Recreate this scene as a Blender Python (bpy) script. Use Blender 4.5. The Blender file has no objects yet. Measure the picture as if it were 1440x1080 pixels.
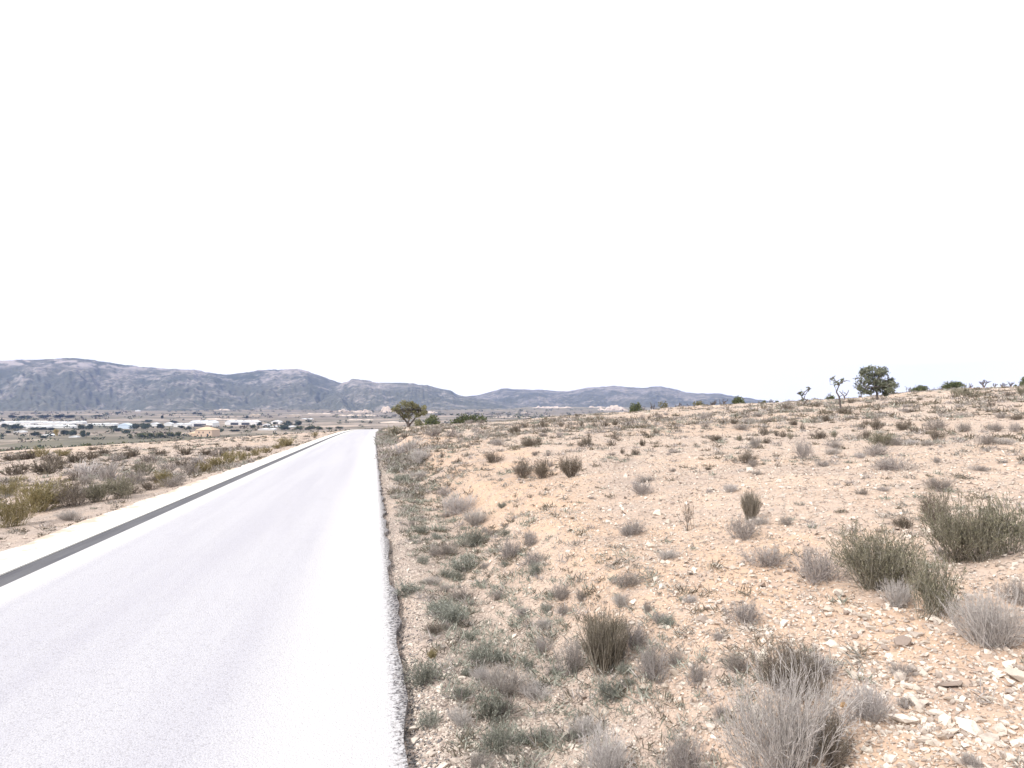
import bpy, math, random
import numpy as np
from mathutils import Vector

SEED = 7
rng = np.random.default_rng(SEED)
random.seed(SEED)
scene = bpy.context.scene
COL = scene.collection
rad = math.radians

# ------------------------------------------------------------------ noise
def _hash(ix, iy, s):
    n = (ix.astype(np.int64) * 374761393 + iy.astype(np.int64) * 668265263 + s * 974634777) & 0xFFFFFFFF
    n = ((n ^ (n >> 13)) * 1274126177) & 0xFFFFFFFF
    n = n ^ (n >> 16)
    return n.astype(np.float64) / 4294967295.0

def vnoise(x, y, s=0):
    x = np.asarray(x, float); y = np.asarray(y, float)
    ix = np.floor(x); iy = np.floor(y)
    fx = x - ix; fy = y - iy
    fx = fx * fx * fx * (fx * (fx * 6 - 15) + 10); fy = fy * fy * fy * (fy * (fy * 6 - 15) + 10)
    a = _hash(ix, iy, s); b = _hash(ix + 1, iy, s); c = _hash(ix, iy + 1, s); d = _hash(ix + 1, iy + 1, s)
    return ((a * (1 - fx) + b * fx) * (1 - fy) + (c * (1 - fx) + d * fx) * fy) * 2 - 1

def fbm(x, y, octv=4, s=0, gain=.5):
    t = 0; a = 1
    for i in range(octv):
        t = t + a * vnoise(x * 2 ** i + 17.3 * i, y * 2 ** i - 9.1 * i, s + i)
        a *= gain
    return t

def sstep(a, b, x):
    t = np.clip((np.asarray(x, float) - a) / (b - a), 0, 1)
    return t * t * (3 - 2 * t)

# ------------------------------------------------------------------ camera
F_PX = 900.0
W, H_ = 1440.0, 1080.0
HORIZON = 565.0
YAW = math.atan((720 - 525) / F_PX)           # the road runs along +Y, the camera looks a little uphill of it
PITCH = math.atan((HORIZON - 540) / F_PX)
CAM_H = 1.7
C = np.array([0, 0, CAM_H])
Fv = np.array([math.sin(YAW) * math.cos(PITCH), math.cos(YAW) * math.cos(PITCH), math.sin(PITCH)])
Rv = np.array([math.cos(YAW), -math.sin(YAW), 0.0])
Uv = np.cross(Rv, Fv)

# ------------------------------------------------------------------ terrain
def road_x(y):
    y = np.asarray(y, float)
    t = np.maximum(y - 50, 0)
    return np.where(t < 160, .00026 * t * t, .00026 * 160 * 160 + (t - 160) * .00052 * 160)

def road_z(y):
    y = np.asarray(y, float)
    t = np.clip(y - 80, 0, 58)
    return -.026 * y - .00015 * t * t - np.maximum(y - 138, 0) * .0174

ROAD_R, ROAD_L, JOINT_R, JOINT_L, SHO_L = .20, -3.64, -3.72, -4.02, -4.72

def ground(x, y):
    x = np.asarray(x, float); y = np.asarray(y, float)
    r = np.hypot(x, y) + 1e-6
    th = np.degrees(np.arctan2(x, y))
    d = x - road_x(y)
    side = np.where(x > 0, .0625, .052)
    z = road_z(y) + side * x
    # hill shoulder: the field to the right rounds over at about 100 m
    k = .0006
    t = np.maximum(r - 80, 0)
    drop = np.where(t < 90, k * t * t, k * 8100 + (t - 90) * 2 * k * 90)
    z = z - drop * sstep(0, 9, th)
    # bank on the right, small fill slope on the left
    fade = 1 - sstep(45, 110, y)
    w_ = .45 * fbm(x / 2.2, y / 3.1, 3, 13)
    z = z + (.34 * sstep(1.25 + w_, 2.3 + w_, d) + .22 * sstep(2.0, 5.0, d) - .12 * sstep(.25, 1.0, d) * (1 - sstep(1.2, 2.2, d))) * fade
    z = z - .30 * (1 - sstep(-7.0, -4.9, d)) * (.4 + .6 * fade)
    # undulation
    off = sstep(.5, 2.0, d) + (1 - sstep(-6.5, -5.0, d))
    z = z + off * (.22 * fbm(x / 9, y / 9, 2, 3) * sstep(5, 25, r) + .055 * fbm(x / 1.6, y / 1.6, 2, 9) * (1 - sstep(60, 160, r))
                   + .016 * fbm(x / .33, y / .33, 2, 21) * (1 - sstep(14, 30, r)))
    z = z + sstep(250, 700, r) * 1.2 * fbm(x / 160, y / 160, 3, 31)
    # road bed
    bed = road_z(y)
    inside = sstep(SHO_L - .25, SHO_L + .02, d) * (1 - sstep(ROAD_R - .02, ROAD_R + .30, d))
    z = z * (1 - inside) + (bed - .06) * inside
    # valley floor
    zv = -40 + 2.0 * fbm(x / 700, y / 700, 3, 41) + .006 * np.maximum(r - 2200, 0)
    kk = 5.0
    m = np.clip(.5 + .5 * (z - zv) / kk, 0, 1)
    return z * m + zv * (1 - m) + kk * m * (1 - m) * .5

def gz(x, y):
    return float(ground(np.array([x]), np.array([y]))[0])

_S = np.geomspace(1.0, 6000, 2600)
def ray(px, py):
    return Fv * F_PX + Rv * (px - W / 2) + Uv * (H_ / 2 - py)

def hit(px, py, far=None):
    """where the sight line through a photo pixel meets the terrain"""
    for _ in range(60):
        dv = ray(px, py); dv = dv / np.linalg.norm(dv)
        P = C + dv * _S[:, None]
        below = P[:, 2] < ground(P[:, 0], P[:, 1])
        if below.any():
            i = int(np.argmax(below))
            a, b = _S[max(i - 1, 0)], _S[i]
            for _k in range(18):
                m = (a + b) / 2; p = C + dv * m
                if p[2] < gz(p[0], p[1]): b = m
                else: a = m
            p = C + dv * b
            if far is None or np.hypot(p[0], p[1]) < far:
                return p
        py += .7
    return p

def depth(p): return float(np.dot(np.asarray(p) - C, Fv))

def project(p):
    v = np.asarray(p) - C
    d = np.dot(v, Fv)
    return W / 2 + F_PX * np.dot(v, Rv) / d, H_ / 2 - F_PX * np.dot(v, Uv) / d

# ------------------------------------------------------------------ mesh helpers
def mesh_data(name, V, faces, mats=(), mat_idx=None, smooth=False, uv=None):
    me = bpy.data.meshes.new(name)
    V = np.asarray(V, np.float32)
    if not isinstance(faces, (list, tuple)): faces = [faces]
    faces = [np.asarray(f, np.int32) for f in faces if len(f)]
    me.vertices.add(len(V)); me.vertices.foreach_set('co', V.ravel())
    loops = np.concatenate([f.ravel() for f in faces])
    tot = np.concatenate([np.full(len(f), f.shape[1], np.int32) for f in faces])
    start = np.concatenate([[0], np.cumsum(tot)[:-1]]).astype(np.int32)
    me.loops.add(len(loops)); me.loops.foreach_set('vertex_index', loops)
    me.polygons.add(len(tot)); me.polygons.foreach_set('loop_start', start); me.polygons.foreach_set('loop_total', tot)
    me.polygons.foreach_set('use_smooth', np.full(len(tot), bool(smooth)))
    for m in mats: me.materials.append(m)
    if mat_idx is not None: me.polygons.foreach_set('material_index', np.asarray(mat_idx, np.int32))
    me.update(calc_edges=True)
    if uv is not None:
        l = me.uv_layers.new(name='UVMap'); l.data.foreach_set('uv', np.asarray(uv, np.float32)[loops].ravel())
    return me

def link(name, data, parent=None, loc=(0, 0, 0)):
    o = bpy.data.objects.new(name, data); COL.objects.link(o)
    o.location = loc
    if parent is not None: o.parent = parent
    return o

def tag(o, label=None, cat=None, group=None, kind=None):
    if label: o['label'] = label
    if cat: o['category'] = cat
    if group: o['group'] = group
    if kind: o['kind'] = kind
    return o

def tubes(P, R, k=3):
    """N paths of K points -> one mesh of k-sided tubes"""
    P = np.asarray(P, float); R = np.asarray(R, float)
    N, K, _ = P.shape
    T = np.gradient(P, axis=1); T /= np.linalg.norm(T, axis=2, keepdims=True) + 1e-9
    ref = np.where(np.abs(T[..., 2:3]) > .9, np.array([1.0, 0, 0]), np.array([0, 0, 1.0]))
    A = np.cross(T, ref); A /= np.linalg.norm(A, axis=2, keepdims=True) + 1e-9
    B = np.cross(T, A)
    an = np.arange(k) * 2 * math.pi / k
    ring = P[:, :, None] + R[:, :, None, None] * (A[:, :, None] * np.cos(an)[None, None, :, None] + B[:, :, None] * np.sin(an)[None, None, :, None])
    V = ring.reshape(-1, 3)
    n = np.arange(N)[:, None, None] * K * k; i = np.arange(K - 1)[None, :, None] * k; j = np.arange(k)[None, None, :]; j2 = (j + 1) % k
    Fq = np.stack([n + i + j, n + i + j2, n + i + k + j2, n + i + k + j], -1).reshape(-1, 4)
    return V, Fq

def leaves(P, D, L, Wd, rg):
    """N little leaf quads at P along D"""
    N = len(P)
    D = D / (np.linalg.norm(D, axis=1, keepdims=True) + 1e-9)
    S = np.cross(D, rg.normal(size=(N, 3))); S /= np.linalg.norm(S, axis=1, keepdims=True) + 1e-9
    L = np.broadcast_to(np.asarray(L), (N,))[:, None]; Wd = np.broadcast_to(np.asarray(Wd), (N,))[:, None]
    V = np.stack([P, P + D * L * .5 + S * Wd * .5, P + D * L, P + D * L * .5 - S * Wd * .5], 1).reshape(-1, 3)
    return V, np.arange(N * 4).reshape(N, 4)

class MB:
    def __init__(s): s.V = []; s.F = []; s.M = []; s.n = 0
    def add(s, V, F, m=0):
        s.V.append(np.asarray(V, float)); F = np.asarray(F)
        s.F.append(F + s.n); s.M.append(np.full(len(F), m)); s.n += len(V)
        return s
    def box(s, x0, x1, y0, y1, z0, z1, m=0):
        V = [(x, y, z) for z in (z0, z1) for y in (y0, y1) for x in (x0, x1)]
        return s.add(V, [(0, 2, 3, 1), (4, 5, 7, 6), (0, 1, 5, 4), (2, 6, 7, 3), (0, 4, 6, 2), (1, 3, 7, 5)], m)
    def data(s, name, mats, smooth=False):
        order = {}
        for f, m in zip(s.F, s.M): order.setdefault(f.shape[1], []).append((f, m))
        fs = [np.concatenate([f for f, _ in v]) for v in order.values()]
        ms = np.concatenate([np.concatenate([m for _, m in v]) for v in order.values()])
        return mesh_data(name, np.concatenate(s.V), fs, mats, ms, smooth)

# ------------------------------------------------------------------ materials
class NT:
    def __init__(s, name):
        s.m = bpy.data.materials.new(name); s.m.use_nodes = True
        s.t = s.m.node_tree; s.t.nodes.clear()
        s.out = s.t.nodes.new('ShaderNodeOutputMaterial')
        s.b = s.t.nodes.new('ShaderNodeBsdfPrincipled')
        s.t.links.new(s.b.outputs[0], s.out.inputs[0])
        s.b.inputs['Roughness'].default_value = .9
        s.b.inputs['Specular IOR Level'].default_value = .2
    def n(s, typ, **kw):
        o = s.t.nodes.new('ShaderNode' + typ)
        for k, v in kw.items(): setattr(o, k, v)
        return o
    def put(s, sock, v):
        if v is None: return
        if hasattr(v, 'is_linked') or isinstance(v, bpy.types.NodeSocket): s.t.links.new(v, sock)
        else:
            if sock.type == 'RGBA' and len(v) == 3: v = (*v, 1)
            sock.default_value = v
    def pos(s): return s.n('TexCoord').outputs['Object']
    def noise(s, vec, scale, det=3, rough=.5, out=0):
        o = s.n('TexNoise'); s.put(o.inputs['Vector'], vec); o.inputs['Scale'].default_value = scale
        o.inputs['Detail'].default_value = det; o.inputs['Roughness'].default_value = rough
        return o.outputs[out]
    def vor(s, vec, scale, feature='F1', rnd=1.0):
        o = s.n('TexVoronoi', feature=feature); s.put(o.inputs['Vector'], vec); o.inputs['Scale'].default_value = scale
        o.inputs['Randomness'].default_value = rnd
        return o
    def map(s, v, a, b, c=0.0, d=1.0, smooth=True):
        o = s.n('MapRange', interpolation_type='SMOOTHSTEP' if smooth else 'LINEAR')
        s.put(o.inputs[0], v)
        for i, q in enumerate((a, b, c, d)): s.put(o.inputs[i + 1], q)
        return o.outputs[0]
    def math(s, op, a, b=None, c=None):
        o = s.n('Math', operation=op)
        s.put(o.inputs[0], a); s.put(o.inputs[1], b); s.put(o.inputs[2], c)
        return o.outputs[0]
    def mix(s, f, a, b, mode='MIX'):
        o = s.n('Mix', data_type='RGBA', blend_type=mode)
        s.put(o.inputs['Factor'], f); s.put(o.inputs[6], a); s.put(o.inputs[7], b)
        return o.outputs[2]
    def ramp(s, f, stops):
        o = s.n('ValToRGB'); e = o.color_ramp.elements
        while len(e) < len(stops): e.new(.5)
        for q, (p, c) in zip(e, stops): q.position = p; q.color = (*c, 1)
        s.put(o.inputs[0], f)
        return o.outputs[0]
    def bump(s, h, strength=.5, dist=.02):
        o = s.n('Bump'); o.inputs['Strength'].default_value = strength; o.inputs['Distance'].default_value = dist
        s.put(o.inputs['Height'], h)
        s.t.links.new(o.outputs[0], s.b.inputs['Normal'])
    def col(s, c): s.put(s.b.inputs['Base Color'], c); return s.m
    def scalevec(s, vec, sc):
        o = s.n('Mapping'); s.put(o.inputs['Vector'], vec); o.inputs['Scale'].default_value = sc
        return o.outputs[0]

def island_mat(name, stops, noise_scale=None, rough=.85, spec=.15):
    """plant material: colour varies from twig to twig (leaf to leaf) and from plant to plant"""
    t = NT(name); t.b.inputs['Roughness'].default_value = rough; t.b.inputs['Specular IOR Level'].default_value = spec
    g = t.n('NewGeometry').outputs['Random Per Island']
    c = t.ramp(g, stops)
    oi = t.n('ObjectInfo').outputs['Random']
    c = t.mix(1.0, c, t.ramp(oi, [(0, (.82, .80, .78)), (.5, (1, 1, 1)), (1, (1.12, 1.12, 1.16))]), 'MULTIPLY')
    return t.col(c)

def flat_mat(name, c, var=.12, scale=3.0, rough=.85):
    t = NT(name); t.b.inputs['Roughness'].default_value = rough
    n = t.noise(t.pos(), scale, 4)
    return t.col(t.mix(n, tuple(v * (1 - var) for v in c), tuple(min(1, v * (1 + var)) for v in c)))

M = {}
def make_ground_mat():
    t = NT('dry_stony_soil')
    p = t.pos()
    sp = t.n('SeparateXYZ'); t.put(sp.inputs[0], p)
    n_big = t.noise(p, .11, 4)
    n_mid = t.noise(p, .9, 4)
    n_fine = t.noise(p, 9, 4, .6)
    sand = t.mix(t.map(n_big, .38, .64), (.48, .395, .34), (.545, .415, .325))
    sand = t.mix(t.map(n_mid, .42, .68), sand, (.50, .395, .33))
    sand = t.mix(t.map(n_fine, .35, .7, 0, .45), sand, (.40, .28, .20))
    # stones lying in the soil, three sizes
    c = sand; hs = None
    for sc, lo, hi, cov in ((9, .10, .26, .34), (21, .12, .30, .46), (50, .10, .34, .50)):
        v = t.vor(t.mix(.12, p, t.noise(p, sc * .8, 2, .5, 1), 'ADD'), sc)
        cr = t.n('SeparateColor'); t.put(cr.inputs[0], v.outputs['Color'])
        thr = t.math('ADD', t.map(n_mid, .3, .7, cov - .22, cov + .22), t.map(n_big, .3, .7, -.12, .12))
        on = t.map(t.math('SUBTRACT', thr, cr.outputs[0]), 0, .02)
        body = t.math('SUBTRACT', 1.0, t.map(v.outputs['Distance'], lo / 1, hi + .12))
        m = t.math('MULTIPLY', on, t.map(body, .25, .55))
        sc_ = t.ramp(cr.outputs[1], [(0, (.34, .27, .23)), (.3, (.52, .43, .36)), (.7, (.63, .55, .48)), (1, (.74, .69, .63))])
        c = t.mix(m, c, sc_)
        h = t.math('MULTIPLY', t.math('MULTIPLY', on, body), (.35 if sc < 12 else .55) / sc)
        hs = h if hs is None else t.math('MAXIMUM', hs, h)
    # bare orange earth of the cut bank
    dd = t.math('ADD', sp.outputs[0], t.map(t.noise(p, .45, 4, .6), .25, .75, -1.1, 1.1))
    bank = t.math('MULTIPLY', t.map(dd, .9, 1.7), t.map(dd, 4.2, 2.6))
    bank = t.math('MULTIPLY', t.math('MULTIPLY', bank, t.map(sp.outputs[1], 60, 35)), t.map(n_mid, .3, .65, .9, .45))
    c = t.mix(bank, c, t.mix(n_fine, (.46, .315, .22), (.58, .42, .31)))
    # grey grit along the road verge
    verge = t.math('MULTIPLY', t.map(sp.outputs[0], 1.9, .4), t.map(sp.outputs[1], 120, 40))
    verge = t.math('MULTIPLY', verge, t.map(n_mid, .3, .6, .35, .8))
    c = t.mix(verge, c, t.ramp(n_fine, [(.3, (.25, .205, .185)), (.55, (.42, .355, .32)), (.75, (.60, .53, .48))]))
    # dry litter and low grey growth stain the field in patches
    lit = t.math('MULTIPLY', t.map(t.noise(p, .35, 5, .62), .50, .68), .5)
    c = t.mix(lit, c, (.37, .305, .275))
    mot = t.math('MULTIPLY', t.map(t.noise(p, 2.6, 5, .7), .50, .62), t.map(n_big, .3, .6, .75, .35))
    c = t.mix(mot, c, t.mix(n_fine, (.30, .24, .21), (.46, .385, .345)))
    # distant valley fields
    q = t.scalevec(t.mix(60.0, p, t.noise(p, .004, 3, .5, 1), 'ADD'), (.0045, .011, 0))
    vv = t.vor(q, 1.0); vr = t.n('SeparateColor'); t.put(vr.inputs[0], vv.outputs['Color'])
    fld = t.ramp(vr.outputs[0], [(0, (.13, .125, .09)), (.25, (.27, .22, .185)), (.45, (.20, .175, .14)), (.62, (.37, .30, .25)), (.8, (.16, .14, .11)), (1, (.33, .28, .235))])
    fld = t.mix(t.map(t.noise(p, .02, 5, .65), .45, .62, 0, .75), fld, (.11, .105, .08))
    fld = t.mix(t.map(t.noise(p, .006, 4, .6), .58, .66, 0, .7), fld, (.50, .40, .33))
    low = t.map(t.math('ADD', sp.outputs[2], t.map(n_big, 0, 1, -3, 3, False)), -26, -33)
    grn = t.map(sp.outputs[2], -40, -30)
    fld = t.mix(t.math('MULTIPLY', grn, .8), fld, t.mix(t.noise(p, .05, 4), (.13, .13, .07), (.24, .21, .13)))
    c = t.mix(low, c, fld)
    t.bump(t.math('ADD', hs, t.math('MULTIPLY', n_fine, .012)), .8, 1.0)
    t.b.inputs['Specular IOR Level'].default_value = .05
    return t.col(c)
M['ground'] = make_ground_mat()

def make_road_mat():
    t = NT('bleached_asphalt')
    u = t.n('UVMap').outputs[0]
    s = t.n('SeparateXYZ'); t.put(s.inputs[0], u)
    grain = t.noise(u, 95, 3, .7)
    v = t.vor(u, 85)
    g2 = t.n('SeparateColor'); t.put(g2.inputs[0], v.outputs['Color'])
    band = t.noise(t.scalevec(u, (1.5, .06, 1)), 1.0, 4, .6)
    c = t.mix(t.map(band, .35, .65), (.41, .404, .448), (.45, .446, .482))
    c = t.mix(t.map(g2.outputs[0], .72, 1.0, 0, .42), c, (.24, .23, .25))
    c = t.mix(t.map(grain, .5, .75, 0, .5), c, (.56, .55, .57))
    c = t.mix(t.map(t.noise(u, 1.3, 5, .6), .55, .75, 0, .3), c, (.36, .35, .40))
    # edges: bright worn lip, then bare dark aggregate at the broken right edge
    lip = t.math('MAXIMUM', t.map(s.outputs[0], -3.25, -3.5), t.map(s.outputs[0], -.9, -.30, 0, .75))
    c = t.mix(lip, c, (.54, .53, .54))
    e = t.math('ADD', s.outputs[0], t.map(t.noise(u, 30, 4, .75), .3, .7, -.06, .06))
    c = t.mix(t.map(e, .10, .20), c, t.mix(t.map(g2.outputs[1], .3, .8), (.055, .052, .058), (.30, .28, .28)))
    t.bump(t.math('ADD', grain, t.math('MULTIPLY', v.outputs['Distance'], -.6)), .75, .008)
    t.b.inputs['Roughness'].default_value = .85
    return t.col(c)
M['road'] = make_road_mat()

def make_strip(name, a, b, edge=None):
    t = NT(name); u = t.n('UVMap').outputs[0]
    s = t.n('SeparateXYZ'); t.put(s.inputs[0], u)
    c = t.mix(t.noise(t.scalevec(u, (9, .7, 1)), 1.0, 5, .65), a, b)
    c = t.mix(t.map(t.noise(u, 60, 3, .7), .45, .75, 0, .35), c, b)
    if edge:
        e = t.math('ADD', s.outputs[0], t.map(t.noise(u, 2.2, 5, .7), .25, .75, -.35, .35))
        c = t.mix(t.map(e, SHO_L + .22, SHO_L + .02), c, edge)
    t.bump(t.noise(u, 55, 3), .35, .005)
    return t.col(c)
M['shoulder'] = make_strip('pale_concrete', (.60, .585, .565), (.70, .69, .67), (.50, .40, .33))
M['joint'] = make_strip('dark_tar', (.05, .05, .065), (.165, .165, .175))

def make_mountain_mat(name, tint):
    t = NT(name); p = t.pos()
    n1 = t.noise(p, .0032, 6, .62); n2 = t.noise(p, .022, 5, .7); n3 = t.noise(p, .0011, 4)
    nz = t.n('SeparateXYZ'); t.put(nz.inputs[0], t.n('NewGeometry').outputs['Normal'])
    scrub = t.mix(n2, (.034, .045, .034), (.085, .098, .068))
    rock = t.mix(n2, (.17, .15, .135), (.46, .41, .385))
    c = t.mix(t.map(t.math('ADD', n1, t.math('MULTIPLY', n2, .8)), 0.88, 1.10), scrub, rock)
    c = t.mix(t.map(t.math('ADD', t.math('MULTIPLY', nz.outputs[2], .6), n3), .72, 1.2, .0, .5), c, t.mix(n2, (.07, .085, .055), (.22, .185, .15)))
    v = t.vor(p, .036)
    c = t.mix(t.map(v.outputs['Distance'], .45, .2, 0, .5), c, (.04, .05, .035))
    hz = t.n('SeparateXYZ'); t.put(hz.inputs[0], p)
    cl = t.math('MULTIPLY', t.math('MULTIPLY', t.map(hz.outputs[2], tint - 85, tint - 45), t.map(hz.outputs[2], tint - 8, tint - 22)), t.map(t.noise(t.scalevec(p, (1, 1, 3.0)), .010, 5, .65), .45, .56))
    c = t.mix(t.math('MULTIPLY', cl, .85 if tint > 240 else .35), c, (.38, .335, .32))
    return t.col(c)

# plants
M['g_stem'] = island_mat('grey_twig', [(0, (.15, .13, .122)), (.5, (.30, .268, .252)), (1, (.48, .445, .42))])
M['g_leaf'] = island_mat('grey_leaf', [(0, (.17, .16, .14)), (.6, (.30, .28, .255)), (1, (.43, .405, .37))])
M['p_stem'] = island_mat('pale_twig', [(0, (.27, .245, .232)), (.5, (.43, .40, .38)), (1, (.58, .55, .53))])
M['p_leaf'] = island_mat('pale_seed_head', [(0, (.25, .225, .215)), (.6, (.36, .33, .32)), (1, (.50, .46, .44))])
M['o_stem'] = island_mat('olive_twig', [(0, (.13, .12, .09)), (.7, (.25, .23, .185)), (1, (.46, .43, .38))])
M['o_leaf'] = island_mat('olive_leaf', [(0, (.12, .12, .082)), (.6, (.225, .215, .15)), (1, (.37, .35, .26))])
M['t_stem'] = island_mat('sage_stem', [(0, (.11, .115, .098)), (1, (.26, .26, .235))])
M['t_leaf'] = island_mat('sage_leaf', [(0, (.17, .185, .155)), (.6, (.28, .292, .25)), (1, (.44, .445, .39))])
M['b_stem'] = island_mat('brown_twig', [(0, (.09, .074, .06)), (.6, (.18, .15, .125)), (1, (.32, .28, .24))])
M['b_leaf'] = island_mat('brown_leaf', [(0, (.09, .078, .058)), (.6, (.165, .143, .108)), (1, (.27, .24, .19))])
M['w_stem'] = island_mat('broom_twig', [(0, (.12, .105, .08)), (.6, (.235, .205, .165)), (1, (.40, .36, .31))])
M['w_leaf'] = island_mat('broom_leaf', [(0, (.12, .11, .08)), (.6, (.21, .19, .145)), (1, (.33, .30, .24))])
M['y_stem'] = island_mat('straw_twig', [(0, (.15, .125, .065)), (.6, (.27, .23, .125)), (1, (.42, .37, .24))])
M['y_leaf'] = island_mat('yellow_green_leaf', [(0, (.13, .11, .05)), (.6, (.245, .21, .10)), (1, (.38, .335, .175))])
M['bark'] = island_mat('grey_bark', [(0, (.06, .05, .047)), (1, (.13, .112, .105))])
M['pine'] = island_mat('pine_foliage', [(0, (.10, .12, .085)), (.6, (.18, .20, .145)), (1, (.30, .32, .235))])
M['almond'] = island_mat('almond_foliage', [(0, (.10, .10, .05)), (.6, (.175, .17, .09)), (1, (.29, .275, .165))])
M['carob'] = island_mat('dark_foliage', [(0, (.05, .062, .03)), (.6, (.095, .112, .052)), (1, (.17, .185, .09))])
M['fartree'] = island_mat('far_tree_foliage', [(0, (.04, .055, .035)), (.6, (.075, .095, .058)), (1, (.13, .15, .095))])
M['yellowtree'] = island_mat('yellow_foliage', [(0, (.26, .19, .03)), (1, (.48, .36, .08))])
# stone, buildings
def make_stone_mat(name, a, b):
    t = NT(name); p = t.pos()
    g = t.n('NewGeometry').outputs['Random Per Island']; oi = t.n('ObjectInfo').outputs['Random']
    c = t.ramp(t.math('FRACT', t.math('ADD', g, oi)), [(0, a), (.3, tuple((x + y) / 2 for x, y in zip(a, b))), (.8, b), (1, tuple(min(.8, x * 1.12) for x in b))])
    c = t.mix(t.map(t.noise(p, 35, 4, .65), .45, .7, 0, .45), c, tuple(x * .72 for x in a))
    t.bump(t.noise(p, 60, 4, .7), .6, .006)
    return t.col(c)
M['stone'] = make_stone_mat('pale_limestone', (.42, .345, .285), (.63, .565, .49))
M['stone_o'] = make_stone_mat('orange_stone', (.46, .30, .17), (.55, .37, .22))
M['gravel'] = make_stone_mat('field_gravel', (.27, .215, .185), (.66, .59, .52))
M['crumb'] = make_stone_mat('asphalt_crumb', (.05, .048, .052), (.26, .245, .24))
M['litter'] = island_mat('dry_litter_twig', [(0, (.12, .10, .09)), (.6, (.24, .205, .18)), (1, (.42, .37, .32))])
M['white_wall'] = flat_mat('white_wall', (.72, .71, .70), .06, .4)
M['white_roof'] = flat_mat('white_sheet_roof', (.70, .72, .75), .08, .3)
M['blue_roof'] = flat_mat('pale_blue_sheet_roof', (.55, .64, .74), .06, .3)
M['dark_open'] = flat_mat('dark_opening', (.06, .06, .07), .2, 1)
M['orange_wall'] = flat_mat('apricot_render', (.58, .44, .335), .08, .5)
M['orange_roof'] = flat_mat('apricot_tiles', (.55, .42, .29), .15, 1.2)
M['tan_wall'] = flat_mat('tan_wall', (.50, .42, .34), .1, .5)
M['earth'] = flat_mat('pale_cut_earth', (.60, .50, .42), .25, .06)

# ------------------------------------------------------------------ ground sheet
def build_ground():
    th = np.concatenate([np.arange(-180, -58, 3.0), np.arange(-58, 62, .16), np.arange(62, 180, 3.0)])
    r = np.geomspace(.7, 6100, 900)
    n, m = len(r), len(th)
    tr = np.radians(th)
    X = r[:, None] * np.sin(tr)[None]; Y = r[:, None] * np.cos(tr)[None]
    Z = ground(X, Y)
    V = np.stack([X, Y, Z], -1).reshape(-1, 3)
    i = np.arange(n - 1)[:, None] * m; j = np.arange(m)[None]; j2 = (j + 1) % m
    Fq = np.stack([i + j, i + m + j, i + m + j2, i + j2], -1).reshape(-1, 4)[:, ::-1]
    V = np.vstack([V, [[0, 0, gz(0, 0)]]])
    tri = np.stack([np.arange(m), (np.arange(m) + 1) % m, np.full(m, len(V) - 1)], 1)[:, ::-1]
    me = mesh_data('ground', V, [Fq, tri], [M['ground']], smooth=True)
    tag(link('ground', me), kind='structure')
build_ground()

def strip(name, x0, x1, z0, z1, mat, y0=-12, y1=330, nx=8, skirt=.05, wob=0):
    y = np.concatenate([np.arange(y0, 30, .25), np.geomspace(30, y1, 160)])
    xs = np.linspace(x0, x1, nx)
    rows = []; uvs = []
    for k, x in enumerate(xs):
        xx = x + np.zeros_like(y)
        if wob > 0 and k == nx - 1: xx = xx + wob * fbm(y * 3.1, y * 0, 3, 5)
        if wob < 0 and k == 0: xx = xx + abs(wob) * fbm(y * 1.3, y * 0, 3, 8)
        zz = road_z(y) + 0 * xx + z0 + (z1 - z0) * k / (nx - 1)
        rows.append(np.stack([xx + road_x(y), y, zz], -1)); uvs.append(np.stack([xx, y], -1))
    lo0 = rows[0].copy(); lo0[:, 2] -= skirt; lo1 = rows[-1].copy(); lo1[:, 2] -= skirt
    rows = [lo0] + rows + [lo1]; uvs = [uvs[0]] + uvs + [uvs[-1]]
    V = np.stack(rows, 0); K, n, _ = V.shape
    i = np.arange(K - 1)[:, None] * n; j = np.arange(n - 1)[None]
    Fq = np.stack([i + j, i + n + j, i + n + j + 1, i + j + 1], -1).reshape(-1, 4)
    me = mesh_data(name, V.reshape(-1, 3), Fq, [mat], smooth=False, uv=np.stack(uvs, 0).reshape(-1, 2))
    return tag(link(name, me), kind='structure')
strip('road', ROAD_L - .08, ROAD_R, 0, 0, M['road'], nx=12, skirt=.10, wob=.05)
strip('road_gutter', JOINT_L, JOINT_R, -.012, -.012, M['joint'], nx=3)
strip('road_shoulder', SHO_L, JOINT_L, .004, .004, M['shoulder'], nx=4, skirt=.12, wob=-.07)

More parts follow.
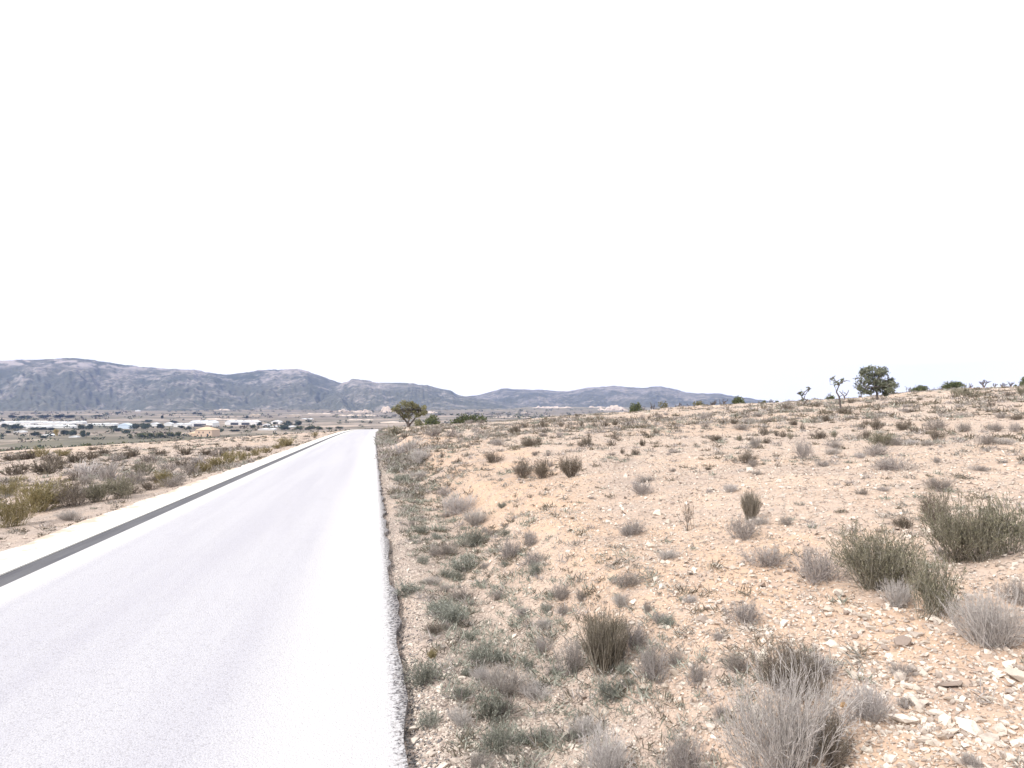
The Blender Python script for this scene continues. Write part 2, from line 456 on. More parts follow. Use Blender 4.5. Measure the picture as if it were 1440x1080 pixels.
# ------------------------------------------------------------------ mountains
def mountains(name, prof, dc, db, seed, rough=1.0, gully=9.0):
    px = np.array([p[0] for p in prof], float); py = np.array([p[1] for p in prof], float)
    n = 620
    X = np.linspace(px[0], px[-1], n)
    Yp = np.interp(X, px, py)
    kern = np.ones(7) / 7; Yp[3:-3] = np.convolve(Yp, kern, 'valid')
    Yp = Yp + .55 * fbm(X / 7, X * 0, 4, seed) * rough
    ph = np.arctan((X - 720) / F_PX)
    th = ph + YAW
    crest = (HORIZON - Yp) / F_PX * dc * np.cos(ph) + CAM_H
    rows = 150
    T = np.linspace(-.12, 1.10, rows)
    V = np.zeros((rows, n, 3))
    for k, t in enumerate(T):
        d = db + (dc - db) * t
        wave = .10 * fbm(th * 12, np.full(n, t * .8), 3, seed + 50)
        tt = np.clip(t + wave * np.sin(np.pi * np.clip(t, 0, 1)), 0, None)
        u = np.clip(tt, 0, 1)
        p = .22 * u + .78 * u ** 1.55
        p = np.where(tt > 1, 1 - .9 * (tt - 1), p)
        if t >= 1: p = np.full(n, 1 - .9 * (t - 1))
        warp = .25 * fbm(th * 20, np.full(n, t * 2.2), 2, seed + 7)
        g = 1 - np.abs(vnoise(th * gully * 4 + warp * 4 + 5 * t, np.full(n, t * 2.6), seed + 3))
        g2 = 1 - np.abs(vnoise(th * gully * 11 + warp * 8 - 9 * t, np.full(n, t * 7.0), seed + 4))
        env = np.sin(np.pi * np.clip(t, 0, 1)) ** .8
        g0 = 1 - np.abs(vnoise(th * gully * 1.7 + warp * 1.6 + 1.2 * t + 3, np.full(n, t * .7), seed + 2))
        relief = (.36 * (g0 - .6) + .12 * (g - .6) + .04 * (g2 - .6) + .03 * fbm(th * gully * 30, np.full(n, t * 14), 3, seed + 9)) * env
        zb = -42.0 + .006 * max(d - 2200, 0) - 14
        hh = zb + (crest - zb) * (p + relief * .75)
        if t > 1: hh = np.minimum(hh, crest - (d - dc) * .12)
        V[k] = np.stack([np.sin(th) * d, np.cos(th) * d, hh], -1)
    i = np.arange(rows - 1)[:, None] * n; j = np.arange(n - 1)[None]
    Fq = np.stack([i + j, i + n + j, i + n + j + 1, i + j + 1], -1).reshape(-1, 4)[:, ::-1]
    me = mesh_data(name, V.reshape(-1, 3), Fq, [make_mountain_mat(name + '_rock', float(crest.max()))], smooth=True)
    return tag(link(name, me), kind='structure')
mountains('mountain_range', [(-420, 545), (-300, 528), (-150, 514), (-60, 508), (0, 507), (20, 506), (60, 505), (95, 503), (112, 503.3), (150, 509), (200, 516), (240, 518.5), (275, 520), (300, 525), (316, 526.5), (345, 523.5), (365, 520), (385, 520), (412, 518), (430, 521), (447, 527), (465, 534), (490, 541), (530, 552), (580, 566), (640, 580)], 4300, 3000, 11)
mountains('mountain_range', [(380, 578), (430, 560), (470, 544), (480, 539.5), (487, 537), (495, 532.5), (515, 534.5), (530, 538), (570, 538), (600, 541.5), (622, 547.5), (632, 548), (641, 554.5), (655, 557.5), (680, 561), (740, 572), (800, 582)], 3900, 2800, 23, 1.2)
mountains('mountain_range', [(560, 580), (620, 566), (650, 557.5), (672, 556), (690, 551), (707, 545.5), (725, 547.5), (760, 548), (785, 550), (800, 550), (825, 545), (850, 543.5), (866, 542), (880, 544), (905, 545.5), (925, 543), (945, 546), (965, 552), (985, 553), (1008, 553), (1030, 556.5), (1060, 561), (1100, 567), (1160, 573)], 4900, 3500, 37, .8, 11)

# ------------------------------------------------------------------ shrub growing
def grow(rg, N, K, L, tilt, curv, jit, base=.06):
    az = rg.uniform(0, 2 * math.pi, N); ti = tilt * np.sqrt(rg.uniform(.02, 1, N))
    D = np.stack([np.sin(ti) * np.cos(az), np.sin(ti) * np.sin(az), np.cos(ti)], 1)
    P = np.zeros((N, K, 3)); P[:, 0, :2] = D[:, :2] * base + rg.normal(size=(N, 2)) * base * .6
    Ls = L * rg.uniform(.62, 1.0, N)
    for k in range(1, K):
        P[:, k] = P[:, k - 1] + D * (Ls / (K - 1))[:, None]
        D = D + np.array([0, 0, curv]) + rg.normal(size=(N, 3)) * jit
        D /= np.linalg.norm(D, axis=1, keepdims=True)
    return P

def branch(rg, P, n, K, lo, hi, L, ang, curv=.05, jit=.12):
    N, KP, _ = P.shape
    idx = np.repeat(np.arange(N), n)
    t = rg.uniform(lo, hi, len(idx)) * (KP - 1)
    i = np.minimum(t.astype(int), KP - 2); f = (t - i)[:, None]
    a = P[idx, i]; b = P[idx, i + 1]
    D = b - a; D /= np.linalg.norm(D, axis=1, keepdims=True) + 1e-9
    q = rg.normal(size=D.shape); q -= D * (q * D).sum(1, keepdims=True); q /= np.linalg.norm(q, axis=1, keepdims=True)
    an = ang * rg.uniform(.5, 1.3, len(idx))[:, None]
    D = D * np.cos(an) + q * np.sin(an)
    out = np.zeros((len(idx), K, 3)); out[:, 0] = a + (b - a) * f
    Ls = L * rg.uniform(.5, 1.2, len(idx))
    for k in range(1, K):
        out[:, k] = out[:, k - 1] + D * (Ls / (K - 1))[:, None]
        D = D + np.array([0, 0, curv]) + rg.normal(size=D.shape) * jit
        D /= np.linalg.norm(D, axis=1, keepdims=True)
    return out

#        stems tilt  curv  jit  twigs sub  ang  leaves leafL leafW  names
KINDS = {
 'G': dict(n=120, tilt=1.15, curv=.14, jit=.14, tw=5, sub=3, ang=.55, lf=3, ll=.035, lw=.010, stem='g_stem', leaf='g_leaf', name='grey_shrub'),
 'P': dict(n=150, tilt=1.05, curv=.12, jit=.10, tw=4, sub=3, ang=.40, lf=2, ll=.022, lw=.014, stem='p_stem', leaf='p_leaf', name='pale_shrub'),
 'O': dict(n=95, tilt=.95, curv=.18, jit=.12, tw=6, sub=3, ang=.42, lf=7, ll=.055, lw=.013, stem='o_stem', leaf='o_leaf', name='olive_shrub'),
 'T': dict(n=110, tilt=1.25, curv=.16, jit=.14, tw=4, sub=2, ang=.55, lf=6, ll=.09, lw=.022, stem='t_stem', leaf='t_leaf', name='sage_tuft'),
 'B': dict(n=105, tilt=1.05, curv=.16, jit=.13, tw=5, sub=3, ang=.50, lf=4, ll=.045, lw=.014, stem='b_stem', leaf='b_leaf', name='brown_shrub'),
 'Y': dict(n=110, tilt=1.0, curv=.15, jit=.12, tw=5, sub=3, ang=.42, lf=6, ll=.06, lw=.012, stem='y_stem', leaf='y_leaf', name='yellow_broom'),
 'W': dict(n=210, tilt=.80, curv=.07, base=.17, jit=.07, tw=5, sub=3, ang=.30, lf=3, ll=.04, lw=.009, stem='w_stem', leaf='w_leaf', name='upright_broom'),
 'A': dict(n=10, tilt=.75, curv=.05, jit=.28, tw=4, sub=4, ang=.8, lf=0, ll=.03, lw=.01, stem='b_stem', leaf='b_leaf', name='bare_shrub'),
}
PROTO = {}
def shrub_mesh(kind, lod, var):
    key = (kind, lod, var)
    if key in PROTO: return PROTO[key]
    k = KINDS[kind]
    rg = np.random.default_rng(abs(hash((ord(kind), lod, var))) % 99991 + 13 * var + 101 * lod + ord(kind))
    n = int(k['n'] * (1.0, .45, 1.9)[lod]); rs = (.88, 2.7, .58)[lod]
    nc = 1 if kind in 'WA' else int(rg.integers(2, 5))
    parts = []
    for c in range(nc):
        a = rg.uniform(0, 6.28); off = np.array([math.cos(a), math.sin(a), 0]) * (0 if c == 0 else rg.uniform(.25, .6))
        sz = 1.0 if c == 0 else rg.uniform(.5, .95)
        q = grow(rg, max(6, int(n / nc * (.7 + .6 * (c == 0)))), 6, sz, k['tilt'] * rg.uniform(.85, 1.1), k['curv'] * rg.uniform(.5, 1.2), k['jit'] * 1.25, k.get('base', .10) * 1.3)
        if kind != 'W': q[:, :, :2] += (rg.normal(0, .10, 2) * q[:, :, 2:3])
        parts.append(q + off)
    S = np.concatenate(parts)
    Tw = branch(rg, S, k['tw'], 4, .25, 1.0, .30, k['ang'], .06)
    r0 = (.0075 if kind != 'A' else .011) * rs
    mb = MB(); fl = MB()
    mb.add(*tubes(S, np.linspace(r0 * 1.3, r0 * .5, 6)[None] * np.ones((len(S), 1))))
    mb.add(*tubes(Tw, np.linspace(r0 * .7, r0 * .35, 4)[None] * np.ones((len(Tw), 1))))
    tips = Tw
    if lod != 1 or kind == 'A':
        Sb = branch(rg, Tw, k['sub'], 3, .3, 1.0, .13, k['ang'] * 1.1, .05)
        mb.add(*tubes(Sb, np.linspace(r0 * .5, r0 * .3, 3)[None] * np.ones((len(Sb), 1))))
        tips = Sb
    if k['lf']:
        nl = k['lf'] if lod != 1 else max(2, k['lf'] // 2 + 2)
        idx = np.repeat(np.arange(len(tips)), nl if lod == 1 else max(1, int(nl / 2 + .5)))
        KP = tips.shape[1]
        t = rg.uniform(.15, 1, len(idx)) * (KP - 1.001); i = t.astype(int); f = (t - i)[:, None]
        a = tips[idx, i]; b = tips[idx, i + 1]
        D = (b - a); D /= np.linalg.norm(D, axis=1, keepdims=True) + 1e-9
        D = D + rg.normal(size=D.shape) * .45 + np.array([0, 0, .15])
        ls = (1.0, 1.9, .7)[lod]
        fl.add(*leaves(a + (b - a) * f, D, k['ll'] * ls * rg.uniform(.6, 1.3, len(idx)), k['lw'] * ls * 1.3, rg))
    # normalise to width 1, height 1
    allv = np.concatenate(mb.V + fl.V)
    ctr = np.append(np.median(allv[:, :2], axis=0), 0)
    for q in (mb, fl): q.V = [v - ctr for v in q.V]
    allv = allv - ctr
    wx = np.percentile(np.abs(allv[:, :2]), 98.5); hz = np.percentile(allv[:, 2], 99.3)
    sc = np.array([.5 / wx, .5 / wx, 1 / hz])
    for q in (mb, fl): q.V = [v * sc for v in q.V]
    nm = k['name']
    if lod == 1:
        both = MB()
        for v, f in zip(mb.V, mb.F): both.V.append(v)
        off = sum(len(v) for v in mb.V)
        both.V += fl.V
        both.F = mb.F + [f + off for f in fl.F]; both.M = [m * 0 for m in mb.M] + [m * 0 + 1 for m in fl.M]
        out = (both.data(nm, [M[k['stem']], M[k['leaf']]]), None)
    else:
        out = (mb.data('stems', [M[k['stem']]]), fl.data('foliage', [M[k['leaf']]]) if fl.V else None)
    PROTO[key] = out
    return out

SHRUBS = []     # dicts: obj, kind, p, w, h, px, py, label
def add_shrub(kind, px, py, w, h, label=None, far=None, world=None):
    p = hit(px, py, far) if world is None else world
    d = depth(p)
    wm = max(.08, w * d / F_PX); hm = max(.05, h * d / F_PX)
    big = w > 85
    lod = 2 if big else (0 if (w >= 18 and d < 26) else 1)
    var = int(rng.integers(0, 3)) if not big else int(rng.integers(0, 2))
    a, b = shrub_mesh(kind, lod, var)
    nm = KINDS[kind]['name']
    rz = rng.uniform(0, 6.28)
    if b is None and lod == 1: o = link(nm, a)
    else:
        o = link(nm, None)
        o.empty_display_size = .1
        link('stems', a, o)
        if b is not None: link('foliage', b, o)
    o.location = (p[0], p[1], p[2] - .02 * hm - .004)
    o.rotation_euler = (0, 0, rz)
    o.scale = (wm, wm * rng.uniform(.85, 1.1), hm * 1.04)
    q = project(p)
    SHRUBS.append(dict(o=o, k=kind, p=np.array(p), w=wm, h=hm, px=q[0], py=q[1], label=label))
    return o

# kind, x, base y, width, height in photo pixels [, label]
LIST = '''
W 851 943 62 80|tall brown upright broom standing in the middle of the grey clump near the verge
G 805 946 50 52|grey shrub with blue-green base leaning against the tall brown broom on its road side
G 917 953 52 54|grey twiggy shrub leaning against the tall brown broom on its uphill side
G 893 908 46 34|low grey shrub tucked behind the tall brown broom
T 858 984 50 34|blue-green sage tuft at the foot of the tall brown broom
P 1108 1088 172 150|very large pale grey feathery shrub cut off by the bottom edge of the photo
B 1115 975 100 72|dark grey-brown twiggy shrub rising behind the very large pale feathery shrub
P 1146 952 56 36
P 852 1098 78 72|pale grey grassy shrub at the bottom edge, between the verge and the reddish soil
G 960 1090 74 62|grey-green shrub at the bottom edge beside the reddish soil patch
B 1172 1080 46 80|brown and olive twiggy shrub growing against the very large pale feathery shrub
P 1222 1012 68 52|pale leafy grey shrub on its own beside the orange stone
G 1267 952 42 24
P 1393 908 104 84|pale sprawling shrub with small seed heads uphill of the dark olive bushes
G 1432 850 50 40
G 1272 995 16 10
G 1365 1078 34 18
O 1236 828 112 86|big dark olive bush with dense upright shoots in the middle of the olive thicket
O 1312 866 80 84|dark olive bush standing lowest in the olive thicket, beside pale flat stones
P 1264 852 44 38|small pale grey shrub pressed between the two lower dark olive bushes
O 1358 788 104 92|big dark olive bush with grey bare lower stems, topmost of the olive thicket
O 1418 778 84 76|dark olive bush at the uphill end of the olive thicket
B 1312 736 46 48|dark brown shrub behind the topmost olive bush of the thicket
B 1270 743 30 19
G 1150 817 78 48|rounded grey twiggy shrub just below the olive thicket on its road side
G 1080 796 66 30|flat grey shrub beside the rounded grey twiggy shrub below the olive thicket
G 1045 757 54 32|grey rounded shrub at the foot of the narrow upright olive shrub
W 1055 731 28 40|narrow upright olive shrub rising from a grey rounded shrub
A 967 746 32 50|small leafless reddish shrub with bare branches beside the white stones
G 892 751 38 22|tangled dark grey heap of dead twigs near the white stones
P 940 785 32 12
G 885 823 52 20
G 902 695 40 19
G 910 677 36 9
P 1027 692 28 13
G 1105 738 24 13
B 692 650 27 16
B 735 671 34 26|brown shrub on the road side of the two touching brown shrubs on the stony rise
B 762 672 30 28|brown shrub on the uphill side of the two touching brown shrubs on the stony rise
B 802 671 46 31|dense brown upright shrub standing alone just past the two touching brown shrubs
B 745 628 22 12
B 825 625 20 11
G 700 626 22 10
B 722 608 18 11
O 556 613 26 14|rounded olive shrub beside the road where it drops out of sight
B 570 616 16 8
G 611 613 30 15
G 638 614 26 12
P 578 634 36 20
P 566 640 30 16
P 592 650 40 20
T 565 678 30 12
P 590 672 26 10
G 627 697 34 13
P 643 722 52 29|pale rounded twiggy shrub on the bank halfway along the verge
P 668 738 40 22
T 667 768 44 28|grey-green rounded tuft below the pale rounded shrub on the bank
T 592 750 20 14
T 614 758 16 9
G 628 780 42 18
T 650 803 46 22
T 595 793 20 14
T 630 812 30 14
G 717 785 42 30
G 745 768 26 24
G 750 794 34 20
T 752 808 24 20
T 572 838 36 22
G 648 843 36 17
G 700 843 26 13
G 790 842 27 22
G 817 844 25 16
T 620 862 42 20
T 636 876 52 30
B 610 891 34 16
Y 607 926 15 14
T 596 962 58 36|sage tuft growing right against the broken edge of the road
T 660 901 20 15
T 675 932 50 27
T 655 950 18 14
G 762 918 26 24
T 742 942 24 22
P 708 976 64 40
P 752 981 52 22
T 688 1012 64 48|blue-green sage clump on the verge with grey dry stems beside it
G 712 1003 30 26
T 700 1060 54 44
T 603 1022 38 24
P 647 1018 42 22
P 765 882 32 12
P 872 852 26 19
G 735 865 24 13
G 672 1078 40 22
G 950 935 26 24
G 980 959 37 28
G 1037 944 42 30
G 927 875 28 16
G 910 861 20 16
G 1048 876 54 34
G 1010 900 22 11
P 972 847 22 9
G 1012 1007 22 18
B 737 602 14 9
B 751 602 8 7
B 763 601 15 12
B 789 600 15 8
B 799 602 9 7
B 818 602 13 11
B 835 601 15 10
B 852 600 16 10
B 865 598 11 8
G 884 597 9 6
G 903 590 9 8
B 913 589 6 5
G 927 590 15 10
B 725 610 13 13
B 743 628 22 13
B 757 624 14 9
G 763 614 14 7
G 787 614 15 7
B 818 628 15 10
B 830 627 11 9
B 828 616 7 8
B 865 618 13 9
B 859 627 15 9
B 907 613 13 8
B 922 612 14 10
B 903 627 11 10
B 875 638 8 8
B 893 640 14 10
G 948 637 15 6
B 621 643 9 8
B 645 650 9 8
B 1017 596 14 8
B 1032 596 15 8
G 1042 604 29 9
G 1048 587 15 5
B 1075 612 16 13
B 1078 623 12 9
G 1061 630 19 19
B 1092 613 10 7
B 1101 615 14 10
O 1111 617 9 9
B 1007 620 21 9
O 1040 620 8 9
B 1051 651 29 18|dark brown shrub with a grey skirt in the middle of the stony field
G 1058 656 18 11
G 1130 645 32 28|fan-shaped grey-brown shrub with bare stems in the middle of the stony field
B 1153 617 24 12
B 1128 606 9 12
B 1116 598 15 9
B 1162 593 10 13
O 1173 615 10 9
G 1175 630 21 11
P 1171 639 22 10
B 1107 576 21 10
B 1187 582 22 9
G 1157 656 27 10
G 1083 592 13 6
B 1150 572 9 6
B 1196 567 12 7
B 1233 604 23 16
B 1212 603 15 8
B 1217 617 18 13
O 1240 628 36 22
G 1260 626 24 12
P 1281 625 20 8
P 1303 627 20 9
B 1268 605 23 14
B 1286 608 17 11
G 1315 604 36 16
B 1316 621 18 20
G 1355 607 21 15
G 1400 607 19 14
G 1427 607 18 14
G 1387 625 31 16|domed grey shrub standing alone high on the stony slope
P 1412 625 30 10
B 1430 590 26 8
G 1408 588 20 8
G 1352 587 20 7
B 1393 572 13 9
G 1278 580 26 6
G 1328 586 13 5
O 1360 559 30 14|rounded olive-green shrub on the skyline in front of the dark dome-shaped bush
O 1345 556 18 10
B 1418 557 17 8
O 1437 556 16 14
B 1240 563 9 6
G 1265 565 12 5
B 1293 563 10 5
G 1273 573 13 5
P 1210 644 18 8
G 1233 641 42 17
G 1252 661 64 20
G 1317 650 16 9
B 1438 648 16 10
G 1320 688 48 19
G 1213 695 17 9
G 1242 690 22 7
G 1378 662 32 9
G 1065 668 22 7
Y 15 741 66 44|straw-yellow broom mound at the left edge beside the road shoulder
Y 62 718 70 44
B 100 712 54 36
P 97 731 42 13|pale grey low tuft on bare soil beside the road shoulder
O 135 706 34 28
O 167 701 46 32
Y 230 684 30 24|compact yellow-green broom at the edge of the road shoulder
Y 12 697 40 22
B 20 668 38 20
B 62 666 46 20
P 118 671 50 24
P 150 676 36 26
G 188 682 34 24
O 200 669 32 20
G 235 662 26 14
G 266 668 30 20
Y 284 664 28 16
Y 303 658 28 16
Y 322 653 26 15
Y 341 647 24 13
Y 359 641 22 11
Y 374 637 18 9
Y 402 628 26 13
Y 390 631 14 8
Y 443 614 13 7
B 14 648 24 10
B 40 646 26 12
B 70 648 26 12
B 105 650 28 14
B 128 646 26 12
B 145 640 22 11
G 163 648 26 12
B 186 642 26 11
G 210 650 30 13
B 226 640 22 9
B 262 640 20 12
B 291 640 18 10
B 318 634 9 7
B 336 629 8 6
B 350 634 11 6
B 130 633 16 6
B 178 631 10 5
B 248 631 9 4
B 305 626 8 3
'''
for ln in LIST.strip().splitlines():
    ln, _, lab = ln.partition('|')
    k, *v = ln.split()
    x, y, w, h = map(float, v)
    add_shrub(k, x, y, w, h, lab or None, far=150 if x > 540 else None)

def fill(n, x0, x1, y0, y1, kinds, w0, w1, near):
    tries = 0
    while n > 0 and tries < 4000:
        tries += 1
        px = rng.uniform(x0, x1); py = y0 + (y1 - y0) * rng.uniform() ** 1.5
        p = hit(px, py, near)
        d = p[0] - float(road_x(p[1]))
        if -5.3 < d < 1.0 or np.hypot(p[0], p[1]) > 420: continue
        if min((abs(s['px'] - px) / 14 + abs(s['py'] - py) / 6) for s in SHRUBS) < 1: continue
        w = rng.uniform(w0, w1) * (1 + (py - y0) / 130)
        add_shrub(kinds[int(rng.integers(len(kinds)))], px, py, w, w * rng.uniform(.35, .65), world=p)
        n -= 1
fill(30, 600, 1435, 584, 640, 'GGBBP', 6, 13, 150)
fill(14, 700, 1435, 640, 760, 'GGPGB', 8, 15, 100)
fill(24, 5, 400, 640, 700, 'BGBPGBY', 13, 26, None)

def verge(n):
    while n > 0:
        py = 640 + 420 * rng.uniform() ** 1.2
        y = CAM_H * F_PX / (py - 590) * .98
        x = float(road_x(y)) + ROAD_R + .30 + abs(rng.normal(.55, .4))
        p = np.array([x, y, gz(x, y)]); q = project(p)
        if min((abs(s['px'] - q[0]) / 20 + abs(s['py'] - q[1]) / 10) for s in SHRUBS) < 1: continue
        w = rng.uniform(16, 30) * (.45 + (py - 600) / 480)
        add_shrub('TTGP'[int(rng.integers(4))], q[0], q[1], w, w * rng.uniform(.4, .65), world=p); n -= 1
verge(30)

# ------------------------------------------------------------------ labels by neighbours
MARKS = [(851, 943, 'the tall brown broom'), (1108, 1080, 'the very large pale feathery shrub'), (1262, 955, 'the orange stone'), (1290, 800, 'the olive thicket'),
         (1150, 817, 'the rounded grey shrub below the olive thicket'), (1055, 731, 'the narrow upright olive shrub'), (967, 746, 'the bare reddish shrub'), (926, 724, 'the white stones'),
         (892, 751, 'the tangled heap of dead twigs'), (748, 671, 'the two touching brown shrubs'), (802, 671, 'the lone dense brown shrub'), (556, 613, 'the olive shrub at the road crest'),
         (643, 722, 'the pale rounded shrub on the bank'), (596, 962, 'the sage tuft at the road edge'), (688, 1012, 'the blue-green sage clump'), (575, 599, 'the leafy roadside tree'),
         (893, 585, 'the two round green trees'), (1040, 572, 'the dark round tree'), (1051, 651, 'the dark shrub with a grey skirt'), (1130, 645, 'the fan-shaped shrub'), (1128, 572, 'the leaning bare tree'),
         (1184, 578, 'the tall twisted bare tree'), (1233, 563, 'the pine'), (1340, 552, 'the dark dome-shaped bush on the skyline'), (1387, 625, 'the lone domed shrub'), (1074, 930, 'the round white stone'),
         (1437, 953, 'the big white slab'), (15, 741, 'the straw-yellow broom mound'), (230, 684, 'the compact yellow broom'), (97, 731, 'the pale tuft by the shoulder'),
         (288, 613, 'the apricot house'), (402, 628, 'the yellow broom row beside the road'), (80, 614, 'the yellow tree'), (340, 597, 'the long white shed'), (205, 616, 'the green hedge trees')]
MPOS = [(hit(a, b), a, b, t) for a, b, t in MARKS]
USED = set()
def where_label(desc, px, py, left, skip=None, far=False):
    """describe by the neighbours one can find in the photo"""
    cand = sorted(((abs(a - px) + 2.6 * abs(b - py)), a, b, t) for _, a, b, t in MPOS if abs(a - px) + abs(b - py) > 3)
    tried = []
    for dd, a, b, t in cand[:9]:
        dx, dy = px - a, (py - b) * 2.6
        lat = ('towards the road from' if dx > 0 else 'away from the road past') if left else ('uphill of' if dx > 0 else 'on the road side of')
        dep = 'in front of' if dy > 0 else 'beyond'
        near = dd < 60
        ops = [dep, lat] if abs(dy) > abs(dx) else [lat, dep]
        for w in ops:
            for pre in (('close ', '') if near else ('', 'well ', 'farther ')):
                if pre and w.startswith('on '): ww = pre.strip() + ' by, ' + w if pre == 'close ' else pre + 'off ' + w
                elif pre == 'close ': ww = {'in front of': 'just in front of', 'beyond': 'just beyond', 'uphill of': 'just uphill of'}.get(w, 'just ' + w)
                else: ww = pre + w
                s = f'{desc} {ww} {t}'
                if len(s.replace('-', ' ').split()) <= 16: tried.append(s)
    for s in tried:
        if s not in USED: USED.add(s); return s
    return tried[0]

DESC = {'G': 'grey twiggy shrub', 'P': 'pale dry shrub', 'O': 'olive-green shrub', 'T': 'grey-green sage tuft', 'B': 'brown bushy shrub', 'Y': 'yellow-green broom', 'W': 'upright broom', 'A': 'leafless shrub'}
for s in SHRUBS:
    if s['label']: USED.add(s['label'])
for s in SHRUBS:
    ratio = s['h'] / s['w']
    size = 'tiny' if s['w'] < .25 else 'small' if s['w'] < .55 else 'medium-sized' if s['w'] < 1.1 else 'large'
    form = 'flat ' if ratio < .42 else 'upright ' if ratio > .95 else 'domed ' if ratio > .62 else ''
    left = s['px'] < 530
    lab = s['label'] or where_label(f"{size} {form}{DESC[s['k']]}", s['px'], s['py'], left)
    tag(s['o'], lab, 'sage tuft' if s['k'] == 'T' else 'shrub', 'dry shrubs across the road from the hill' if left else 'dry shrubs on the stony slope')

# ------------------------------------------------------------------ stones
def ico(sub):
    import bmesh
    bm = bmesh.new(); bmesh.ops.create_icosphere(bm, subdivisions=sub, radius=1)
    V = np.array([v.co[:] for v in bm.verts]); Fc = np.array([[v.index for v in f.verts] for f in bm.faces]); bm.free()
    return V, Fc
IV1, IF1 = ico(1)
IV3, IF3 = ico(3)
def stone_mesh(seed, mat):
    rg = np.random.default_rng(seed)
    V = IV3.copy()
    for _ in range(13):                     # chop facets
        nrm = rg.normal(size=3); nrm /= np.linalg.norm(nrm); c = rg.uniform(.42, .78)
        d = V @ nrm - c
        V -= np.where(d > 0, d, 0)[:, None] * nrm * 1.0
    V *= 1 + .05 * (fbm(V[:, 0] * 3 + V[:, 2] * 2, V[:, 1] * 3 + seed, 3, seed))[:, None]
    V[:, 2] = V[:, 2] * .62
    V -= (V.max(0) + V.min(0)) / 2; V /= (V.max(0) - V.min(0))
    return mesh_data('stone', V, IF3, [mat])
ST = [stone_mesh(60 + i, M['stone']) for i in range(6)]
STO = [stone_mesh(80 + i, M['stone_o']) for i in range(2)]
STONES = '''
926 724 16 10|white blocky stone, upper of the two pale stones beside the bare reddish shrub
940 736 13 9|cream stone, lower of the two pale stones beside the bare reddish shrub
1011 798 13 8
1031 800 13 8
917 770 13 7
1435 955 40 18|big white slab at the edge of the photo on the uphill soil
1316 874 22 10|flat cream slab lying just below the lowest olive bush
1215 869 19 9
1165 859 17 10
1181 836 18 9
1262 956 17 12 o|orange stone lying on bare soil beside the pale leafy grey shrub
1184 996 14 17 o|orange upright stone at the edge of the very large pale feathery shrub
1172 1022 13 13
1299 951 14 13
1265 973 15 9
1289 970 14 8
1310 1047 18 11
1220 1058 16 11
1355 1016 14 9
1170 909 22 12
1201 953 20 14
1074 932 22 21|round white stone between the grey shrub and the dark grey-brown shrub
949 949 17 13
936 969 13 11
905 969 12 11
1005 940 9 8
1014 919 8 7
932 883 15 8
892 1058 15 12
989 1078 11 10
960 963 8 6
791 1005 12 9
771 1012 10 8
1225 885 14 8
1300 905 14 7
1240 905 12 7
1335 985 16 8
1390 985 22 9
1345 1050 14 8
1410 1030 14 8
1262 1015 12 8
'''
def add_stone(px, py, w, h, orange=False, label=None):
    p = hit(px, py); d = depth(p)
    wm, hm = .88 * w * d / F_PX, .88 * h * d / F_PX
    o = link('stone', (STO if orange else ST)[int(rng.integers(2 if orange else 6))])
    o.scale = (wm, wm * rng.uniform(.65, .95), hm * 1.15)
    # seen from above: trim the height for what the top face adds
    o.scale.z = max(.35 * hm, hm * 1.0)
    o.rotation_euler = (rng.uniform(-.2, .2), rng.uniform(-.2, .2), rng.uniform(-.5, .5) - YAW)
    o.location = (p[0], p[1], p[2] + o.scale.z * .30)
    size = 'large' if wm > .11 else 'fist-sized' if wm > .065 else 'small'
    shape = 'flat' if h / w < .56 else 'rounded' if h / w > .85 else 'angular'
    tag(o, label or where_label(f'{size} {shape} pale stone', px, py, False), 'stone', 'loose pale stones on the soil')
    if label: USED.add(label)
for ln in STONES.strip().splitlines():
    ln, _, lab = ln.partition('|')
    v = ln.split()
    add_stone(*map(float, v[:4]), orange=len(v) > 4, label=lab or None)
for _ in range(46):
    py = rng.uniform(700, 1075); px = rng.uniform(700 + (py - 700) * .25, 1438)
    w = rng.uniform(6, 11) * (.6 + (py - 600) / 480)
    add_stone(px, py, w, w * rng.uniform(.45, .8))

OV = np.array([(1, 0, -.3), (-.5, .87, -.3), (-.5, -.87, -.3), (.4, .5, .7), (-.6, .1, .8), (.3, -.55, .7)]) * 1.0
OF = np.array([(0, 1, 3), (1, 4, 3), (1, 2, 4), (2, 5, 4), (2, 0, 5), (0, 3, 5), (3, 4, 5)])
def pebbles(P, S, BV, BF, flat, rg):
    N = len(P)
    base = BV[None] * rg.uniform(.45, 1.2, (N, len(BV), 1))
    base = base * np.stack([rg.uniform(.7, 1.25, N), rg.uniform(.6, 1.0, N), rg.uniform(.35, .8, N) * flat / .6], 1)[:, None]
    a = rg.uniform(0, 6.28, N); ca, sa = np.cos(a)[:, None], np.sin(a)[:, None]
    x = base[..., 0] * ca - base[..., 1] * sa; y = base[..., 0] * sa + base[..., 1] * ca
    tx, ty = rg.normal(0, .25, (2, N, 1))
    z = base[..., 2] + tx * x + ty * y
    V = np.stack([x, y, z], -1) * S[:, None, None] * .5 + P[:, None]
    return V.reshape(-1, 3), (BF[None] + np.arange(N)[:, None, None] * len(BV)).reshape(-1, 3)

def pebble_field(name, P, S, mat, flat=.6, seed=1, split=4.5):
    rg = np.random.default_rng(seed)
    near = np.hypot(P[:, 0], P[:, 1]) < split
    V1, F1 = pebbles(P[near], S[near], IV1, IF1, flat, rg); V2, F2 = pebbles(P[~near], S[~near], OV, OF, flat, rg)
    return link(name, mesh_data(name, np.vstack([V1, V2]), np.vstack([F1, F2 + len(V1)]), [mat]))

